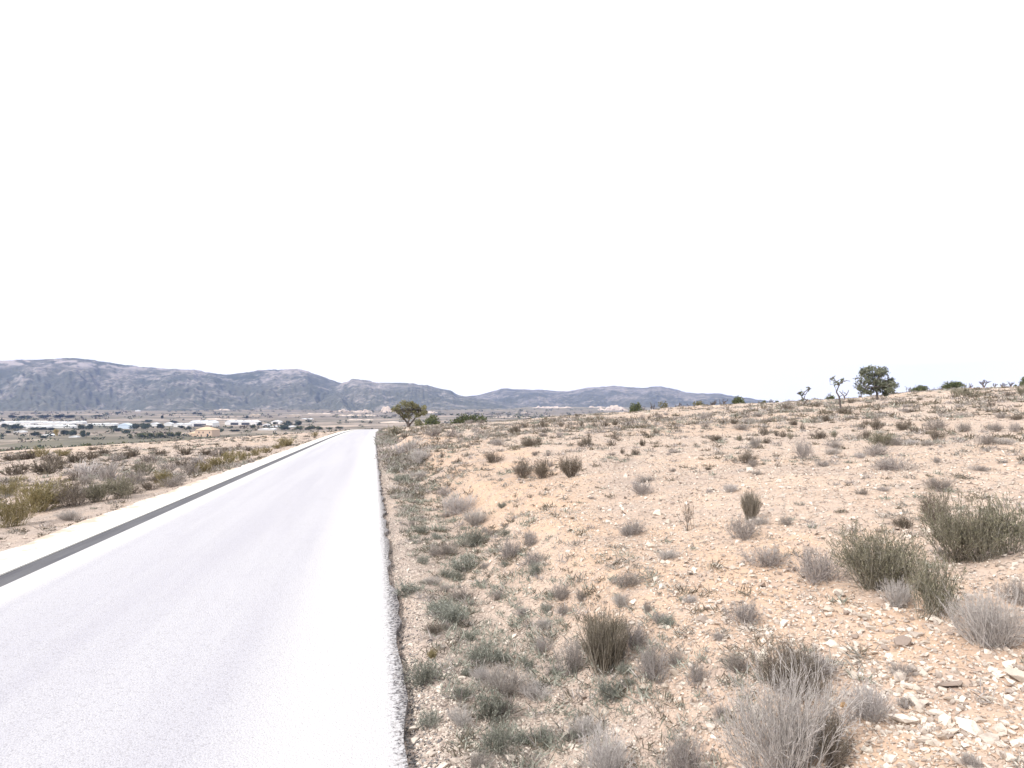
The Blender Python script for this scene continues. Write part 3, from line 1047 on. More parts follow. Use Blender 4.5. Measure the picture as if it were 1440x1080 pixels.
# gravel over the soil: dense close by, coarser farther off
N = 370000
r = 1.6 * (100 / 1.6) ** (rng.uniform(0, 1, N) ** .74)
th = np.radians(rng.uniform(-50, 56, N))
x = r * np.sin(th); y = r * np.cos(th); d = x - road_x(y)
dens = vnoise(x / 1.1, y / 1.1, 77) * .5 + vnoise(x / .3, y / .3, 78) * .3 + vnoise(x / 4, y / 4, 79) * .4
ok = ((d > .22) | (d < -4.8)) & (dens > rng.uniform(-1.2, .75, N))
x, y, r, d = x[ok], y[ok], r[ok], d[ok]
s = np.maximum(rng.lognormal(math.log(.019), .52, len(x)), r * .0019) * np.where(d < 2.0, .8, 1.0)
s = np.clip(s, .006, .16)
n2 = 70000                                   # fine grit of the verge
yv = 1.5 * (26 / 1.5) ** rng.uniform(0, 1, n2); dv = ROAD_R + .02 + np.abs(rng.normal(0, 1.3, n2)); xv = road_x(yv) + dv
sv = np.clip(np.maximum(rng.lognormal(math.log(.0125), .35, n2), yv * .0014), .006, .05)
keep = vnoise(xv / .7, yv / .7, 71) > rng.uniform(-1.3, .5, n2)
x = np.concatenate([x, xv[keep]]); y = np.concatenate([y, yv[keep]]); s = np.concatenate([s, sv[keep]])
g = pebble_field('gravel', np.stack([x, y, ground(x, y) + s * .14], 1), s, M['gravel'], seed=5)
tag(g, 'pale angular gravel strewn over the reddish soil beside the road', 'gravel', kind='stuff')

N = 15000
y = 1.2 * (130 / 1.2) ** rng.uniform(0, 1, N); d = ROAD_R - .03 + np.abs(rng.normal(0, .13, N)) + .0 + (y > 40) * rng.normal(0, .03, N)
s = np.clip(np.maximum(rng.lognormal(math.log(.013), .4, N), y * .0012), .005, .10)
x = d + road_x(y)
g = pebble_field('asphalt_crumbs', np.stack([x, y, ground(x, y) + s * .1], 1), s, M['crumb'], seed=6)
tag(g, 'dark broken asphalt crumbs along the edge of the road', 'asphalt crumbs', kind='stuff')

# dead twigs and straw on the soil
def litter():
    N = 17000
    r = 1.8 * (60 / 1.8) ** rng.uniform(0, 1, N); th = np.radians(rng.uniform(-48, 56, N))
    x = r * np.sin(th); y = r * np.cos(th); d = x - road_x(y)
    ok = ((d > .35) | (d < -4.9)) & (vnoise(x / 1.7, y / 1.7, 91) + vnoise(x / .5, y / .5, 92) * .6 > rng.uniform(-1, .9, N))
    x, y, r = x[ok], y[ok], r[ok]; n = len(x)
    L = rng.uniform(.02, .08, n) * np.clip(r / 9, .8, 3); a = rng.uniform(0, 6.28, n); el = np.abs(rng.normal(0, .3, n))
    z = ground(x, y)
    P = np.zeros((n, 3, 3)); P[:, 0] = np.stack([x, y, z + .006], 1)
    D = np.stack([np.cos(a) * np.cos(el), np.sin(a) * np.cos(el), np.sin(el)], 1)
    P[:, 1] = P[:, 0] + D * L[:, None] * .5; P[:, 2] = P[:, 1] + (D + rng.normal(0, .3, (n, 3))) * L[:, None] * .5
    P[:, 2, 2] = np.maximum(P[:, 2, 2], ground(P[:, 2, 0], P[:, 2, 1]) + .003)
    R = np.clip(r * .00035, .0011, .02)[:, None] * np.ones((1, 3))
    V, Fq = tubes(P, R)
    tag(link('plant_litter', mesh_data('plant_litter', V, Fq, [M['litter']])), 'dead twigs and straw scattered over the stony soil', 'plant litter', kind='stuff')
litter()

# low dry growth between the shrubs: nobody could count it
def low_growth():
    N = 21000
    r = 2.5 * (125 / 2.5) ** (rng.uniform(0, 1, N) ** .52); th = np.radians(rng.uniform(-50, 57, N))
    x = r * np.sin(th); y = r * np.cos(th)
    # a continuous ragged band along the verge
    yv = 2.6 * (95 / 2.6) ** rng.uniform(0, 1, 3400); xv = road_x(yv) + ROAD_R + .25 + np.abs(rng.normal(.75, .55, 3400))
    x = np.concatenate([x, xv]); y = np.concatenate([y, yv]); r = np.hypot(x, y); N2 = len(x); band = np.arange(N2) >= N
    d = x - road_x(y)
    dens = vnoise(x / 6, y / 6, 55) * .7 + vnoise(x / 1.5, y / 1.5, 56) * .6 + .5 * band - .15 * (d < -5) - band * 1.0 * sstep(12, 30, r)
    ok = ((d > .4) | (d < -5.1)) & (dens > rng.uniform(-.7, 1.0, N2))
    x, y, r, d, band = x[ok], y[ok], r[ok], d[ok], band[ok]; n = len(x)
    z = ground(x, y)
    S = rng.uniform(.03, .09, n) * np.clip(r / 10, .9, 3.6) * np.where(band, 1.25, 1.0)
    nb = 30
    idx = np.repeat(np.arange(n), nb); m = len(idx)
    a = rng.uniform(0, 6.28, m); ti = 1.25 * np.sqrt(rng.uniform(0, 1, m))
    D = np.stack([np.sin(ti) * np.cos(a), np.sin(ti) * np.sin(a), np.cos(ti) * .8], 1)
    P0 = np.stack([x, y, z], 1)[idx] + np.stack([rng.normal(0, .5, m), rng.normal(0, .5, m), np.zeros(m)], 1) * S[idx, None]
    V, Fq = leaves(P0, D, S[idx] * rng.uniform(.5, 1.2, m), S[idx] * .05 + r[idx] * .0006, rng)
    kindid = rng.choice(4, n, p=[.36, .2, .12, .32]); kindid = np.where(band & (rng.uniform(size=n) < np.where(r < 14, .5, .18)), 2, kindid)
    me = mesh_data('low_scrub', V, Fq, [M['g_leaf'], M['p_leaf'], M['t_leaf'], M['b_leaf']], kindid[idx])
    tag(link('low_scrub', me), 'low dry grey growth covering the stony soil between the shrubs', 'ground cover', kind='stuff')
low_growth()

# ------------------------------------------------------------------ trees
def clump_leaves(rg, centres, radii, per, ll, lw, hollow=.35):
    Vs, Fs, n = [], [], 0
    for c, rr in zip(centres, radii):
        m = int(per)
        u = rg.normal(size=(m, 3)); u /= np.linalg.norm(u, axis=1, keepdims=True)
        q = u * (hollow + (1 - hollow) * rg.uniform(0, 1, m) ** .6)[:, None] * rr * np.array([1, 1, .8])
        lump = 1 + .35 * np.sin(u[:, 0] * 7 + c[0] * 3) * np.sin(u[:, 2] * 6 + c[2])
        P = c + q * lump[:, None]
        D = u * .6 + rg.normal(size=(m, 3)) * .7
        V, Fq = leaves(P, D, ll * rg.uniform(.6, 1.3, m), lw, rg)
        Vs.append(V); Fs.append(Fq + n); n += len(V)
    return np.concatenate(Vs), np.concatenate(Fs)

def poly_tubes(lines):
    """lines: list of (points, r0, r1); resampled to 6 points"""
    P = []; R = []
    for pts, r0, r1 in lines:
        pts = np.asarray(pts, float)
        t = np.linspace(0, len(pts) - 1, 7); i = np.minimum(t.astype(int), len(pts) - 2); f = (t - i)[:, None]
        P.append(pts[i] * (1 - f) + pts[i + 1] * f); R.append(np.linspace(r0, r1, 7))
    return tubes(np.array(P), np.array(R), 5)

def tree_frame(px, py, far=None, world=None):
    p = hit(px, py, far) if world is None else np.asarray(world, float)
    return p, depth(p) / F_PX

def drawn_tree(name, label, cat, px, py, ox, oy, sc, limbs, clumps, leafmat, per, ll, seed, far=150, group=None, rb=1.0, hollow=.35):
    """a tree seen in a crop: limbs and leaf clumps given in that crop's pixels (sc per photo pixel), base at ox, oy"""
    rg = np.random.default_rng(seed)
    p, m = tree_frame(px, py, far)
    k = m / sc
    rx = np.array([Rv[0], Rv[1], 0]); fy = np.array([Fv[0], Fv[1], 0]); fy /= np.linalg.norm(fy)
    def P3(u, v, dep=0.0): return rx * (u - ox) * k + np.array([0, 0, 1.0]) * (oy - v) * k + fy * dep
    root = link(name, None, loc=tuple(p - np.array([0, 0, .05]))); tag(root, label, cat, group)
    lines = []
    for pts, r0, r1, dp in limbs:
        n = len(pts)
        lines.append(([P3(u, v, dp * i / max(1, n - 1)) for i, (u, v) in enumerate(pts)], r0 * k * rb, r1 * k * rb))
    V, Fq = poly_tubes(lines)
    link('trunk', mesh_data('trunk', V, Fq, [M['bark']], smooth=True), root)
    if clumps:
        cs = []; rs = []; tw = []
        for u, v, rr in clumps:
            for s_ in range(3 if per > 60 else 1):
                dp = rg.normal(0, .8) * rr * 1.6 * k
                c = P3(u + rg.normal(0, rr * .2), v + rg.normal(0, rr * .2), dp)
                cs.append(c); rs.append(rr * k * rg.uniform(.65, 1.0))
                tip = lines[int(rg.integers(len(lines)))][0][-1]
                tw.append(([tip, (np.asarray(tip) + c) / 2 + rg.normal(0, .1, 3), c], 3.5 * k, 1.2 * k))
        V, Fq = poly_tubes(tw)
        link('limbs', mesh_data('limbs', V, Fq, [M['bark']]), root)
        V, Fq = clump_leaves(rg, cs, rs, per, ll, ll * .42, hollow)
        link('crown', mesh_data('crown', V, Fq, [M[leafmat]]), root)
    return root

drawn_tree('almond_tree', 'leafy olive-green tree with forked trunk beside the road where it drops out of sight', 'tree', 574.5, 599.5, 400, 535, 9,
    [([(400, 545), (395, 500), (375, 470), (350, 435), (330, 390), (290, 330)], 17, 6, .2), ([(400, 545), (400, 500), (405, 440), (400, 380), (390, 310)], 13, 5, -.3),
     ([(402, 520), (425, 480), (465, 440), (485, 400), (520, 340), (545, 310)], 13, 5, .4), ([(350, 435), (300, 370), (250, 320)], 8, 3, -.8), ([(485, 400), (540, 380), (590, 330)], 7, 3, -.5), ([(405, 440), (440, 360), (450, 290)], 7, 3, .8)],
    [(225, 310, 38), (270, 270, 50), (330, 245, 55), (400, 250, 55), (455, 275, 45), (280, 330, 50), (340, 330, 55), (405, 330, 50), (390, 385, 45), (330, 385, 36), (500, 265, 34), (545, 310, 42), (600, 290, 32), (580, 355, 36), (520, 375, 36), (480, 330, 30), (610, 340, 26), (440, 225, 30)],
    'almond', 78, .24, 5, rb=1.0, hollow=.1)
drawn_tree('pine_tree', 'grey-green pine with broad uneven crown and bare lower trunk alone on the skyline', 'tree', 1234, 562.5, 665, 560, 9,
    [([(665, 565), (662, 500), (655, 430), (640, 330), (630, 230)], 17, 5, 0), ([(655, 430), (720, 380), (800, 340), (860, 310)], 8, 3, .4), ([(655, 440), (590, 400), (520, 380), (480, 400)], 8, 3, -.4), ([(645, 360), (560, 290), (500, 240)], 7, 3, .5), ([(640, 320), (700, 240), (720, 190)], 6, 3, -.5), ([(660, 470), (760, 450), (850, 440)], 6, 3, .6)],
    [(525, 160, 46), (600, 165, 50), (690, 165, 46), (480, 200, 36), (560, 225, 62), (650, 235, 66), (715, 220, 40), (480, 285, 46), (580, 310, 66), (660, 330, 60), (730, 330, 66), (800, 360, 52), (870, 300, 34), (860, 370, 44), (520, 365, 46), (465, 400, 36), (530, 445, 46), (620, 420, 50), (720, 420, 55), (800, 425, 42), (860, 430, 30), (775, 470, 20), (555, 462, 22)],
    'pine', 64, .195, 8, hollow=.15)
drawn_tree('bare_tree', 'tall twisted leafless tree with a crooked trunk rising from a dark shrub', 'tree', 1183, 577, 210, 665, 9,
    [([(212, 690), (205, 640), (196, 560), (186, 480), (152, 420), (168, 380), (188, 330)], 15, 6, 0), ([(188, 330), (165, 290), (135, 270), (113, 243)], 6, 3, .3), ([(188, 330), (222, 285), (255, 275), (285, 285)], 6, 3, -.3), ([(186, 480), (180, 430), (205, 400)], 7, 3, .4),
     ([(165, 290), (150, 310), (140, 330)], 4, 2, -.2), ([(222, 285), (228, 260), (240, 250)], 4, 2, .1), ([(135, 270), (120, 290), (105, 280)], 3, 1.5, 0), ([(168, 380), (200, 350), (215, 330)], 4, 2, .2), ([(113, 243), (108, 230), (116, 225)], 3, 1.5, 0), ([(186, 480), (215, 455), (225, 430)], 5, 2, -.3)],
    [(113, 245, 9), (222, 283, 14), (240, 278, 10), (140, 320, 8), (185, 322, 9), (150, 295, 8)], 'pine', 14, .14, 12)
drawn_tree('bare_tree', 'small leafless tree leaning sharply uphill on the ridge with a forked dark trunk', 'tree', 1127.5, 571, 1005, 548, 6,
    [([(1003, 555), (1025, 520), (1050, 490)], 7, 5, 0), ([(1050, 490), (1022, 482), (1010, 455), (995, 425)], 5, 2.2, .2), ([(1022, 482), (1032, 445), (1060, 400), (1062, 385)], 4, 1.8, -.2), ([(1010, 455), (1030, 440), (1042, 425)], 3, 1.5, .2), ([(995, 425), (985, 440), (975, 435)], 2.5, 1.2, 0), ([(1032, 445), (1010, 425), (1005, 400)], 2.5, 1.2, .1)],
    [(1012, 445, 9), (1022, 486, 8), (1062, 395, 6), (995, 430, 6)], 'pine', 20, .18, 14)
drawn_tree('bare_tree', 'short leafless tree with a V-shaped fork standing behind the tall twisted bare tree', 'tree', 1187.5, 560, 245, 530, 9,
    [([(246, 545), (246, 510), (243, 490)], 12, 9, 0), ([(243, 490), (215, 450), (190, 420)], 7, 3, .2), ([(243, 490), (275, 460), (292, 410)], 8, 4, -.2), ([(275, 460), (250, 440), (235, 430)], 4, 2, .2), ([(215, 450), (225, 430), (222, 410)], 4, 2, 0)], [], 'pine', 0, .2, 16)

# trees beyond the rise, standing on the ground that falls away behind it
def bush_tree_mesh(seed, mat, n=9, per=150, flat=1.0, trunk=True):
    rg = np.random.default_rng(seed)
    cs = [np.array([rg.uniform(-.34, .34), rg.uniform(-.34, .34), rg.uniform(.32, .72)]) for _ in range(n)]
    rs = [rg.uniform(.17, .29) for _ in range(n)]
    V, Fq = clump_leaves(rg, cs, rs, per, .11, .055, .25)
    tip = V[:, 2].max()
    V = V / np.array([np.abs(V[:, 0]).max() * 2, np.abs(V[:, 1]).max() * 2, tip])
    me = mesh_data('crown', V, Fq, [M[mat]])
    lines = [([(0, 0, -.12), (rg.uniform(-.03, .03), 0, .15), c * np.array([.6, .6, .7]), c], .035, .012) for c in cs[:5]]
    TV, TF = poly_tubes(lines)
    return me, mesh_data('trunk', TV, TF, [M['bark']])

def ridge_tree(name, label, cat, px, top, wpx, dist, meshes, group, hpx=None):
    ph = math.atan((px - 720) / F_PX); th = ph + YAW
    x, y = dist * math.sin(th), dist * math.cos(th)
    z = gz(x, y); p = np.array([x, y, z]); m = depth(p) / F_PX
    base_px = project(p)
    h = (base_px[1] - top) * m
    o = link(name, None, loc=(x, y, z)); tag(o, label, cat, group)
    w = wpx * m
    for nm, me in zip(('crown', 'trunk'), meshes):
        c = link(nm, me, o)
    o.scale = (w, w * .9, max(h, .5)); o.rotation_euler = (0, 0, rng.uniform(0, 6.28))
    return o
CA = [bush_tree_mesh(200 + i, 'carob', 10, 170) for i in range(3)]
CB = [bush_tree_mesh(210 + i, 'almond', 8, 110) for i in range(2)]
gtr = 'leafy trees beyond the rise of the field'
ridge_tree('evergreen_tree', 'dark green rounded tree beyond the field beside the leafy roadside tree', 'tree', 611, 581, 33, 165, CA[0], gtr)
ridge_tree('evergreen_tree', 'wide dark green tree starting the long green clump past the roadside tree', 'tree', 650, 580.5, 46, 170, CA[1], gtr)
ridge_tree('evergreen_tree', 'dark green tree ending the long green clump uphill of the roadside tree', 'tree', 672, 579.5, 38, 172, CA[2], gtr)
ridge_tree('almond_tree', 'low brownish tree tucked between the roadside tree and the dark green rounded tree', 'tree', 590, 588, 18, 160, CB[0], gtr)
ridge_tree('evergreen_tree', 'round fresh green tree with a hidden trunk, first on the skyline past the quarry', 'tree', 893, 563.5, 25, 140, CA[0], gtr)
ridge_tree('almond_tree', 'yellow-green small tree next to the round fresh green tree on the skyline', 'tree', 934, 563, 19, 142, CB[1], gtr)
ridge_tree('almond_tree', 'yellow-green tree among bare orchard trees just before the dark round tree', 'tree', 986, 562, 24, 138, CB[0], gtr)
ridge_tree('evergreen_tree', 'dark round tree standing where the hill line meets the far mountains', 'tree', 1039, 555, 26, 128, CA[2], gtr)
gdb = 'dark bushes on the skyline of the slope'
ridge_tree('evergreen_bush', 'dark low bush behind the ridge next to a small dark bare tree', 'bush', 1292, 540.5, 25, 120, CA[1], gdb)
ridge_tree('evergreen_bush', 'large dark dome-shaped bush on the skyline behind the olive-green shrub', 'bush', 1338, 534.5, 38, 110, CA[2], gdb)
ridge_tree('evergreen_bush', 'long flat dark bush on the skyline behind the tall twisted bare tree', 'bush', 1170, 555, 20, 122, CA[0], gdb)
ridge_tree('evergreen_tree', 'dark tall tree at the very edge of the photo on the skyline', 'tree', 1440, 528, 22, 120, CA[0], gtr)
ridge_tree('evergreen_bush', 'small dark flat bush beside the dark tall tree at the edge of the photo', 'bush', 1428, 540, 9, 118, CA[1], gdb)
ridge_tree('evergreen_bush', 'small dark bush on the skyline beside the leaning bare tree', 'bush', 1074, 562, 8, 116, CA[1], gdb)
ridge_tree('evergreen_bush', 'tiny dark bush on the skyline between two faint bare trees', 'bush', 1092, 562, 7, 118, CA[2], gdb)

def bare_mesh(seed):
    rg = np.random.default_rng(seed)
    S = grow(rg, 4, 5, .62, .62, .02, .22, .015); S[:, :, 2] += .22
    Tw = branch(rg, S, 4, 4, .35, 1, .26, .75, .02, .2)
    Sb = branch(rg, Tw, 3, 3, .3, 1, .12, .7, .02, .2)
    V1, F1 = poly_tubes([([(0, 0, -.1), (.02, .01, .1), (0, 0, .24)], (.075), .06)])
    mb = MB(); mb.add(V1, F1)
    mb.add(*tubes(S, np.linspace(.045, .026, 5)[None] * np.ones((len(S), 1)), 4))
    mb.add(*tubes(Tw, np.linspace(.022, .012, 4)[None] * np.ones((len(Tw), 1))))
    mb.add(*tubes(Sb, np.linspace(.011, .007, 3)[None] * np.ones((len(Sb), 1))))
    mb.V = [v / np.array([.9, .9, 1.0]) for v in mb.V]
    return mb.data('bare_tree', [M['bark']])
BM = [bare_mesh(300 + i) for i in range(4)]
def bare(px, top, wpx, dist, label):
    th = math.atan((px - 720) / F_PX) + YAW
    x, y = dist * math.sin(th), dist * math.cos(th); z = gz(x, y); p = np.array([x, y, z]); m = depth(p) / F_PX
    o = link('bare_tree', BM[int(rng.integers(4))], loc=(x, y, z)); h = (project(p)[1] - top) * m
    o.scale = (wpx * m, wpx * m, max(h, .6)); o.rotation_euler = (0, 0, rng.uniform(0, 6.28))
    tag(o, label, 'tree', 'bare orchard trees along the ridge')
for px, top, w, dist, lab in [
    (905, 566, 10, 150, 'thin bare tree just uphill of the round fresh green tree'), (918, 563, 12, 150, 'bare grey tree midway between the two round green trees on the skyline'),
    (955, 560, 16, 146, 'bare grey orchard tree just past the yellow-green small tree'), (970, 561, 14, 150, 'bare grey orchard tree between the two yellow-green trees'),
    (1003, 557, 18, 140, 'bare pinkish-grey orchard tree just uphill of the yellow-green tree'), (1018, 556, 18, 142, 'tall bare pinkish-grey orchard tree leaning into the dark round tree'),
    (1068, 562, 9, 116, 'faint leaning bare tree just past the dark round tree on the skyline'), (1084, 558, 9, 118, 'faint thin bare tree between the two tiny dark skyline bushes'),
    (1110, 560, 14, 116, 'low bare tree on the skyline just before the leaning bare tree'), (1147, 557, 10, 116, 'faint low bare tree midway between the leaning and the twisted bare trees'),
    (1166, 550, 8, 122, 'very thin bare tree above the long flat dark bush'), (1208, 552, 12, 116, 'faint bare tree on the road side of the pine'), (1221, 556, 8, 116, 'tiny bare tree close beside the pine trunk'),
    (1250, 552, 10, 114, 'bare leaning tree under the uphill side of the pine crown'), (1277, 541, 10, 118, 'small dark bare tree just before the dark low bush behind the ridge'), (1306, 543, 8, 118, 'pale thin bare tree just past the dark low bush behind the ridge'),
    (1313, 541, 7, 120, 'very thin pale bare tree halfway from the dark low bush to the dome-shaped bush'), (1322, 540, 9, 122, 'faint bare tree touching the dome-shaped bush on its road side'),
    (1357, 535, 7, 112, 'dark upright stubby bare tree rising behind the olive-green skyline shrub'), (1366, 536, 10, 114, 'bare tree with one slanting limb uphill of the stubby bare tree'),
    (1384, 530, 17, 110, 'spreading bare tree with dark trunk, largest of the bare trees uphill'), (1399, 536, 11, 112, 'thin bare tree just uphill of the spreading bare tree'),
    (1411, 535, 12, 114, 'faint wide bare tree two trees uphill of the spreading bare tree'), (1421, 535, 12, 110, 'dark leaning bare tree last before the small flat bush at the edge')]:
    bare(px, top, w, dist, lab)

# ------------------------------------------------------------------ valley: buildings
rxv = np.array([Rv[0], Rv[1], 0]); fyv = np.array([Fv[0], Fv[1], 0]) / math.hypot(Fv[0], Fv[1])
def shed(px, py, wpx, hpx, label, name='white_shed', wall='white_wall', roof='white_roof', deep=.6, doors=0, cat='shed', yaw=0, gable=.35):
    p = hit(px, py); m = depth(p) / F_PX
    w, h = wpx * m, hpx * m; dp = max(6, w * deep)
    o = link(name, None, loc=tuple(p)); o.rotation_euler = (0, 0, -YAW + yaw)
    tag(o, label, cat, 'pale buildings on the valley floor')
    eave = h * (1 - gable)
    mb = MB(); mb.box(-w / 2, w / 2, 0, dp, -3, eave)
    link('wall', mb.data('wall', [M[wall]]), o)
    rb = MB(); e = .4
    n = max(1, int(round(w / 14)))
    for i in range(n):              # parallel pitched bays
        a, b = -w / 2 + w * i / n, -w / 2 + w * (i + 1) / n
        if n == 1: a -= e; b += e
        mid = (a + b) / 2
        V = [(a, -e, eave + .02), (b, -e, eave + .02), (mid, -e, h), (a, dp + e, eave + .02), (b, dp + e, eave + .02), (mid, dp + e, h)]
        rb.add(V, [(0, 1, 2), (5, 4, 3)]); rb.add(V, [(0, 2, 5, 3), (2, 1, 4, 5), (1, 0, 3, 4)])
    link('roof', rb.data('roof', [M[roof]]), o)
    for k in range(doors):
        db = MB(); x0 = -w * .35 + w * .7 * (k + .1) / max(doors, 1)
        db.box(x0, x0 + w * .5 / max(doors, 1), -.12, .1, 0, eave * .72)
        link('door', db.data('door', [M['dark_open']]), o)
    return o
for a in [
    (10, 597.5, 24, 5, 'long white shed at the edge of the photo in the valley village'), (32, 598, 22, 6, 'white double-bay shed second from the edge in the valley village'),
    (52, 597, 18, 5, 'white shed in the middle of the valley village above the dark hedge'), (70, 597.5, 20, 4.5, 'low white shed in the valley village behind the yellow tree'),
    (90, 598, 20, 5, 'white shed past the yellow tree in the valley village'), (108, 596, 16, 4, 'small white shed above the flat-topped dark tree in the village'),
    (44, 602.5, 36, 4, 'long low white building in front of the valley village sheds'), (84, 602, 28, 4, 'long low white building behind the yellow tree, in front of the village sheds'),
    (135, 598.5, 30, 3, 'long thin white building past the flat-topped dark tree'), (150, 599, 20, 4, 'thin white building beside the pale blue shed'),
    (66, 613.5, 16, 3.2, 'low white farmhouse beside the yellow tree'), (102, 615.5, 11, 2.4, 'tiny white hut between the yellow tree and dark trees'), (26, 608.5, 14, 2.6, 'low white hut below the dark village trees'),
    (216, 599.5, 14, 5, 'small white shed between two dark tree clumps'), (236, 599, 11, 5, 'small white shed just past the second dark tree clump'), (254, 600.5, 20, 5.5, 'white shed with dark trees before it, beyond the apricot house')]:
    shed(*a)
shed(174, 603, 17, 8, 'pale blue-roofed shed between the dark tree clumps', roof='blue_roof', wall='blue_roof')
shed(282, 600, 34, 8.5, 'big white multi-bay shed directly beyond the apricot house', doors=1)
shed(338, 597.5, 44, 6.5, 'long white shed with dark openings uphill of the valley trees', doors=2, deep=.4)
shed(289, 600.2, 13, 2.6, 'low dark-fronted shed right behind the apricot roof', wall='dark_open', roof='tan_wall')
shed(374, 599.5, 9, 3.5, 'little white house beside a round dark tree past the long white shed', name='white_house', cat='house', doors=1)
shed(388, 596, 13, 5, 'white house with two storeys beside the dark valley trees', name='white_house', cat='house', doors=1)
shed(374, 605, 22, 2.4, 'low white wall-like shed in front of the little white house')
shed(393, 600.8, 34, 1.4, 'very low long white shed in front of the two-storey white house')
shed(430, 591.5, 17, 3, 'low pale shed under the quarry slope', wall='tan_wall', roof='white_roof')
shed(413, 586, 16, 3, 'pale ruined-looking farm building on the far plain', wall='tan_wall', roof='tan_wall')
shed(357, 586, 14, 4, 'tan farm building standing on the far plain past the long white shed', wall='tan_wall', roof='tan_wall')
shed(193, 578.5, 6, 2, 'tiny white house at the foot of the far mountain', name='white_house', cat='house')

def apricot_house():
    p = hit(286, 614.0); m = depth(p) / F_PX
    o = link('country_house', None, loc=tuple(p)); o.rotation_euler = (0, 0, -YAW - .18)
    tag(o, 'apricot country house with a hipped tile roof and a lower wing at the field edge', 'house')
    w = 26 * m; h = 9.2 * m; dp = w * .7; rt = 4.6 * m
    mb = MB(); mb.box(-w / 2, w / 2, 0, dp, -4, h); link('wall', mb.data('wall', [M['orange_wall']]), o)
    e = .5
    V = [(-w / 2 - e, -e, h), (w / 2 + e, -e, h), (w / 2 + e, dp + e, h), (-w / 2 - e, dp + e, h), (-w * .14, dp / 2, h + rt), (w * .14, dp / 2, h + rt)]
    rb = MB(); rb.add(V, [(0, 1, 5, 4), (2, 3, 4, 5), (3, 2, 1, 0)]); rb.add(V, [(1, 2, 5), (3, 0, 4)])
    link('roof', rb.data('roof', [M['orange_roof']]), o)
    wb = MB(); wb.box(-w * .93, -w / 2 - .01, 1, dp * .8, -4, h * .45); wing = link('wing', wb.data('wing', [M['orange_wall']]), o)
    z = h * .45
    V = [(-w * .97, .6, z), (-w / 2 - .02, .6, z), (-w / 2 - .02, dp * .84, z), (-w * .97, dp * .84, z), (-w / 2 - .02, dp * .42, z + h * .42), (-w * .75, dp * .42, z + h * .30)]
    rb = MB(); rb.add(V, [(0, 1, 4, 5), (2, 3, 5, 4)]); rb.add(V, [(3, 0, 5)])
    link('roof', rb.data('roof', [M['orange_roof']]), wing)
    for x0 in (-.30, -.05, .34):
        q = MB(); q.box(w * x0, w * (x0 + .06), -.06, .05, h * .50, h * .78); link('window', q.data('window', [M['dark_open']]), o)
    q = MB(); q.box(w * .20, w * .28, -.06, .05, 0, h * .42); link('door', q.data('door', [M['dark_open']]), o)
    q = MB(); q.box(-w * .16, -w * .10, -.06, .05, 0, h * .32); link('door', q.data('door', [M['dark_open']]), o)
apricot_house()

# pale cut banks on the far plain
def bank(px, py, wpx, hpx, seed, deep=40):
    rg = np.random.default_rng(seed)
    p = hit(px, py); m = depth(p) / F_PX
    n = 46; xs = np.linspace(-.5, .5, n) * wpx * m
    prof = np.clip(1 - np.abs(np.linspace(-1, 1, n)) ** 3, 0, 1) * (.72 + .45 * fbm(xs / (6 * m), xs * 0, 4, seed)) * hpx * m
    rows = []
    for k, (dy, f) in enumerate(((0, -.1), (.06, .35), (.12, .9), (.3, 1.0), (.7, .96), (1.0, -.2))):
        z = prof * f + (hpx * m * .08 * fbm(xs / (3 * m), xs * 0 + k, 3, seed + 1))
        rows.append(p + rxv * xs[:, None] + fyv * (dy * deep + 3 * fbm(xs / (5 * m), xs * 0 + k, 3, seed + 2))[:, None] + np.array([0, 0, 1.0]) * (z - 1)[:, None])
    V = np.array(rows); K = len(rows)
    i = np.arange(K - 1)[:, None] * n; j = np.arange(n - 1)[None]
    Fq = np.stack([i + j, i + j + 1, i + n + j + 1, i + n + j], -1).reshape(-1, 4)
    tag(link('hill_bank', mesh_data('hill_bank', V.reshape(-1, 3), Fq, [M['earth']])), kind='structure')
for a in ((446, 582, 46, 2.2), (497, 580, 56, 6), (503, 585, 64, 2.5), (549, 580, 34, 8), (602, 581, 40, 3), (503, 591, 50, 2), (555, 594.5, 60, 2.2), (776, 574, 60, 4.5), (733, 581, 22, 2), (838, 573, 26, 2.2), (862, 577, 44, 7.5), (310, 577, 24, 2), (300, 590, 60, 2.2), (720, 587, 60, 2)):
    bank(*a, seed=int(a[0]))

# ------------------------------------------------------------------ valley: trees
VT = [bush_tree_mesh(400 + i, 'fartree', 14, 150)[0] for i in range(4)]
VG = [bush_tree_mesh(410 + i, 'carob', 12, 150)[0] for i in range(2)]
VY = bush_tree_mesh(420, 'yellowtree', 8, 90)[0]
for me in VT + VG + [VY]: me.name = 'valley_tree'
def valley_tree(px, py, w, h, g='d', label=None):
    p = hit(px, py); m = depth(p) / F_PX
    me = VY if g == 'y' else (VG if g == 'g' else VT)[int(rng.integers(2))]
    o = link('valley_tree', me, loc=(p[0], p[1], p[2] - .4)); o.scale = (w * m, w * m * .8, h * m + .4); o.rotation_euler = (0, 0, rng.uniform(0, 6.28))
    if label is None:
        form = 'wide ' if w > 2.2 * h else 'tall ' if h > .85 * w else 'round '
        size = 'small ' if w < 9 else 'big ' if w > 18 else ''
        label = where_label(f"{size}{form}{'green' if g == 'g' else 'dark'} valley tree", px, py, True)
    USED.add(label)
    tag(o, label, 'tree', 'trees on the valley floor')
valley_tree(80, 614.5, 12, 12, 'y', 'bright yellow autumn tree beside the low white farmhouse in the valley')
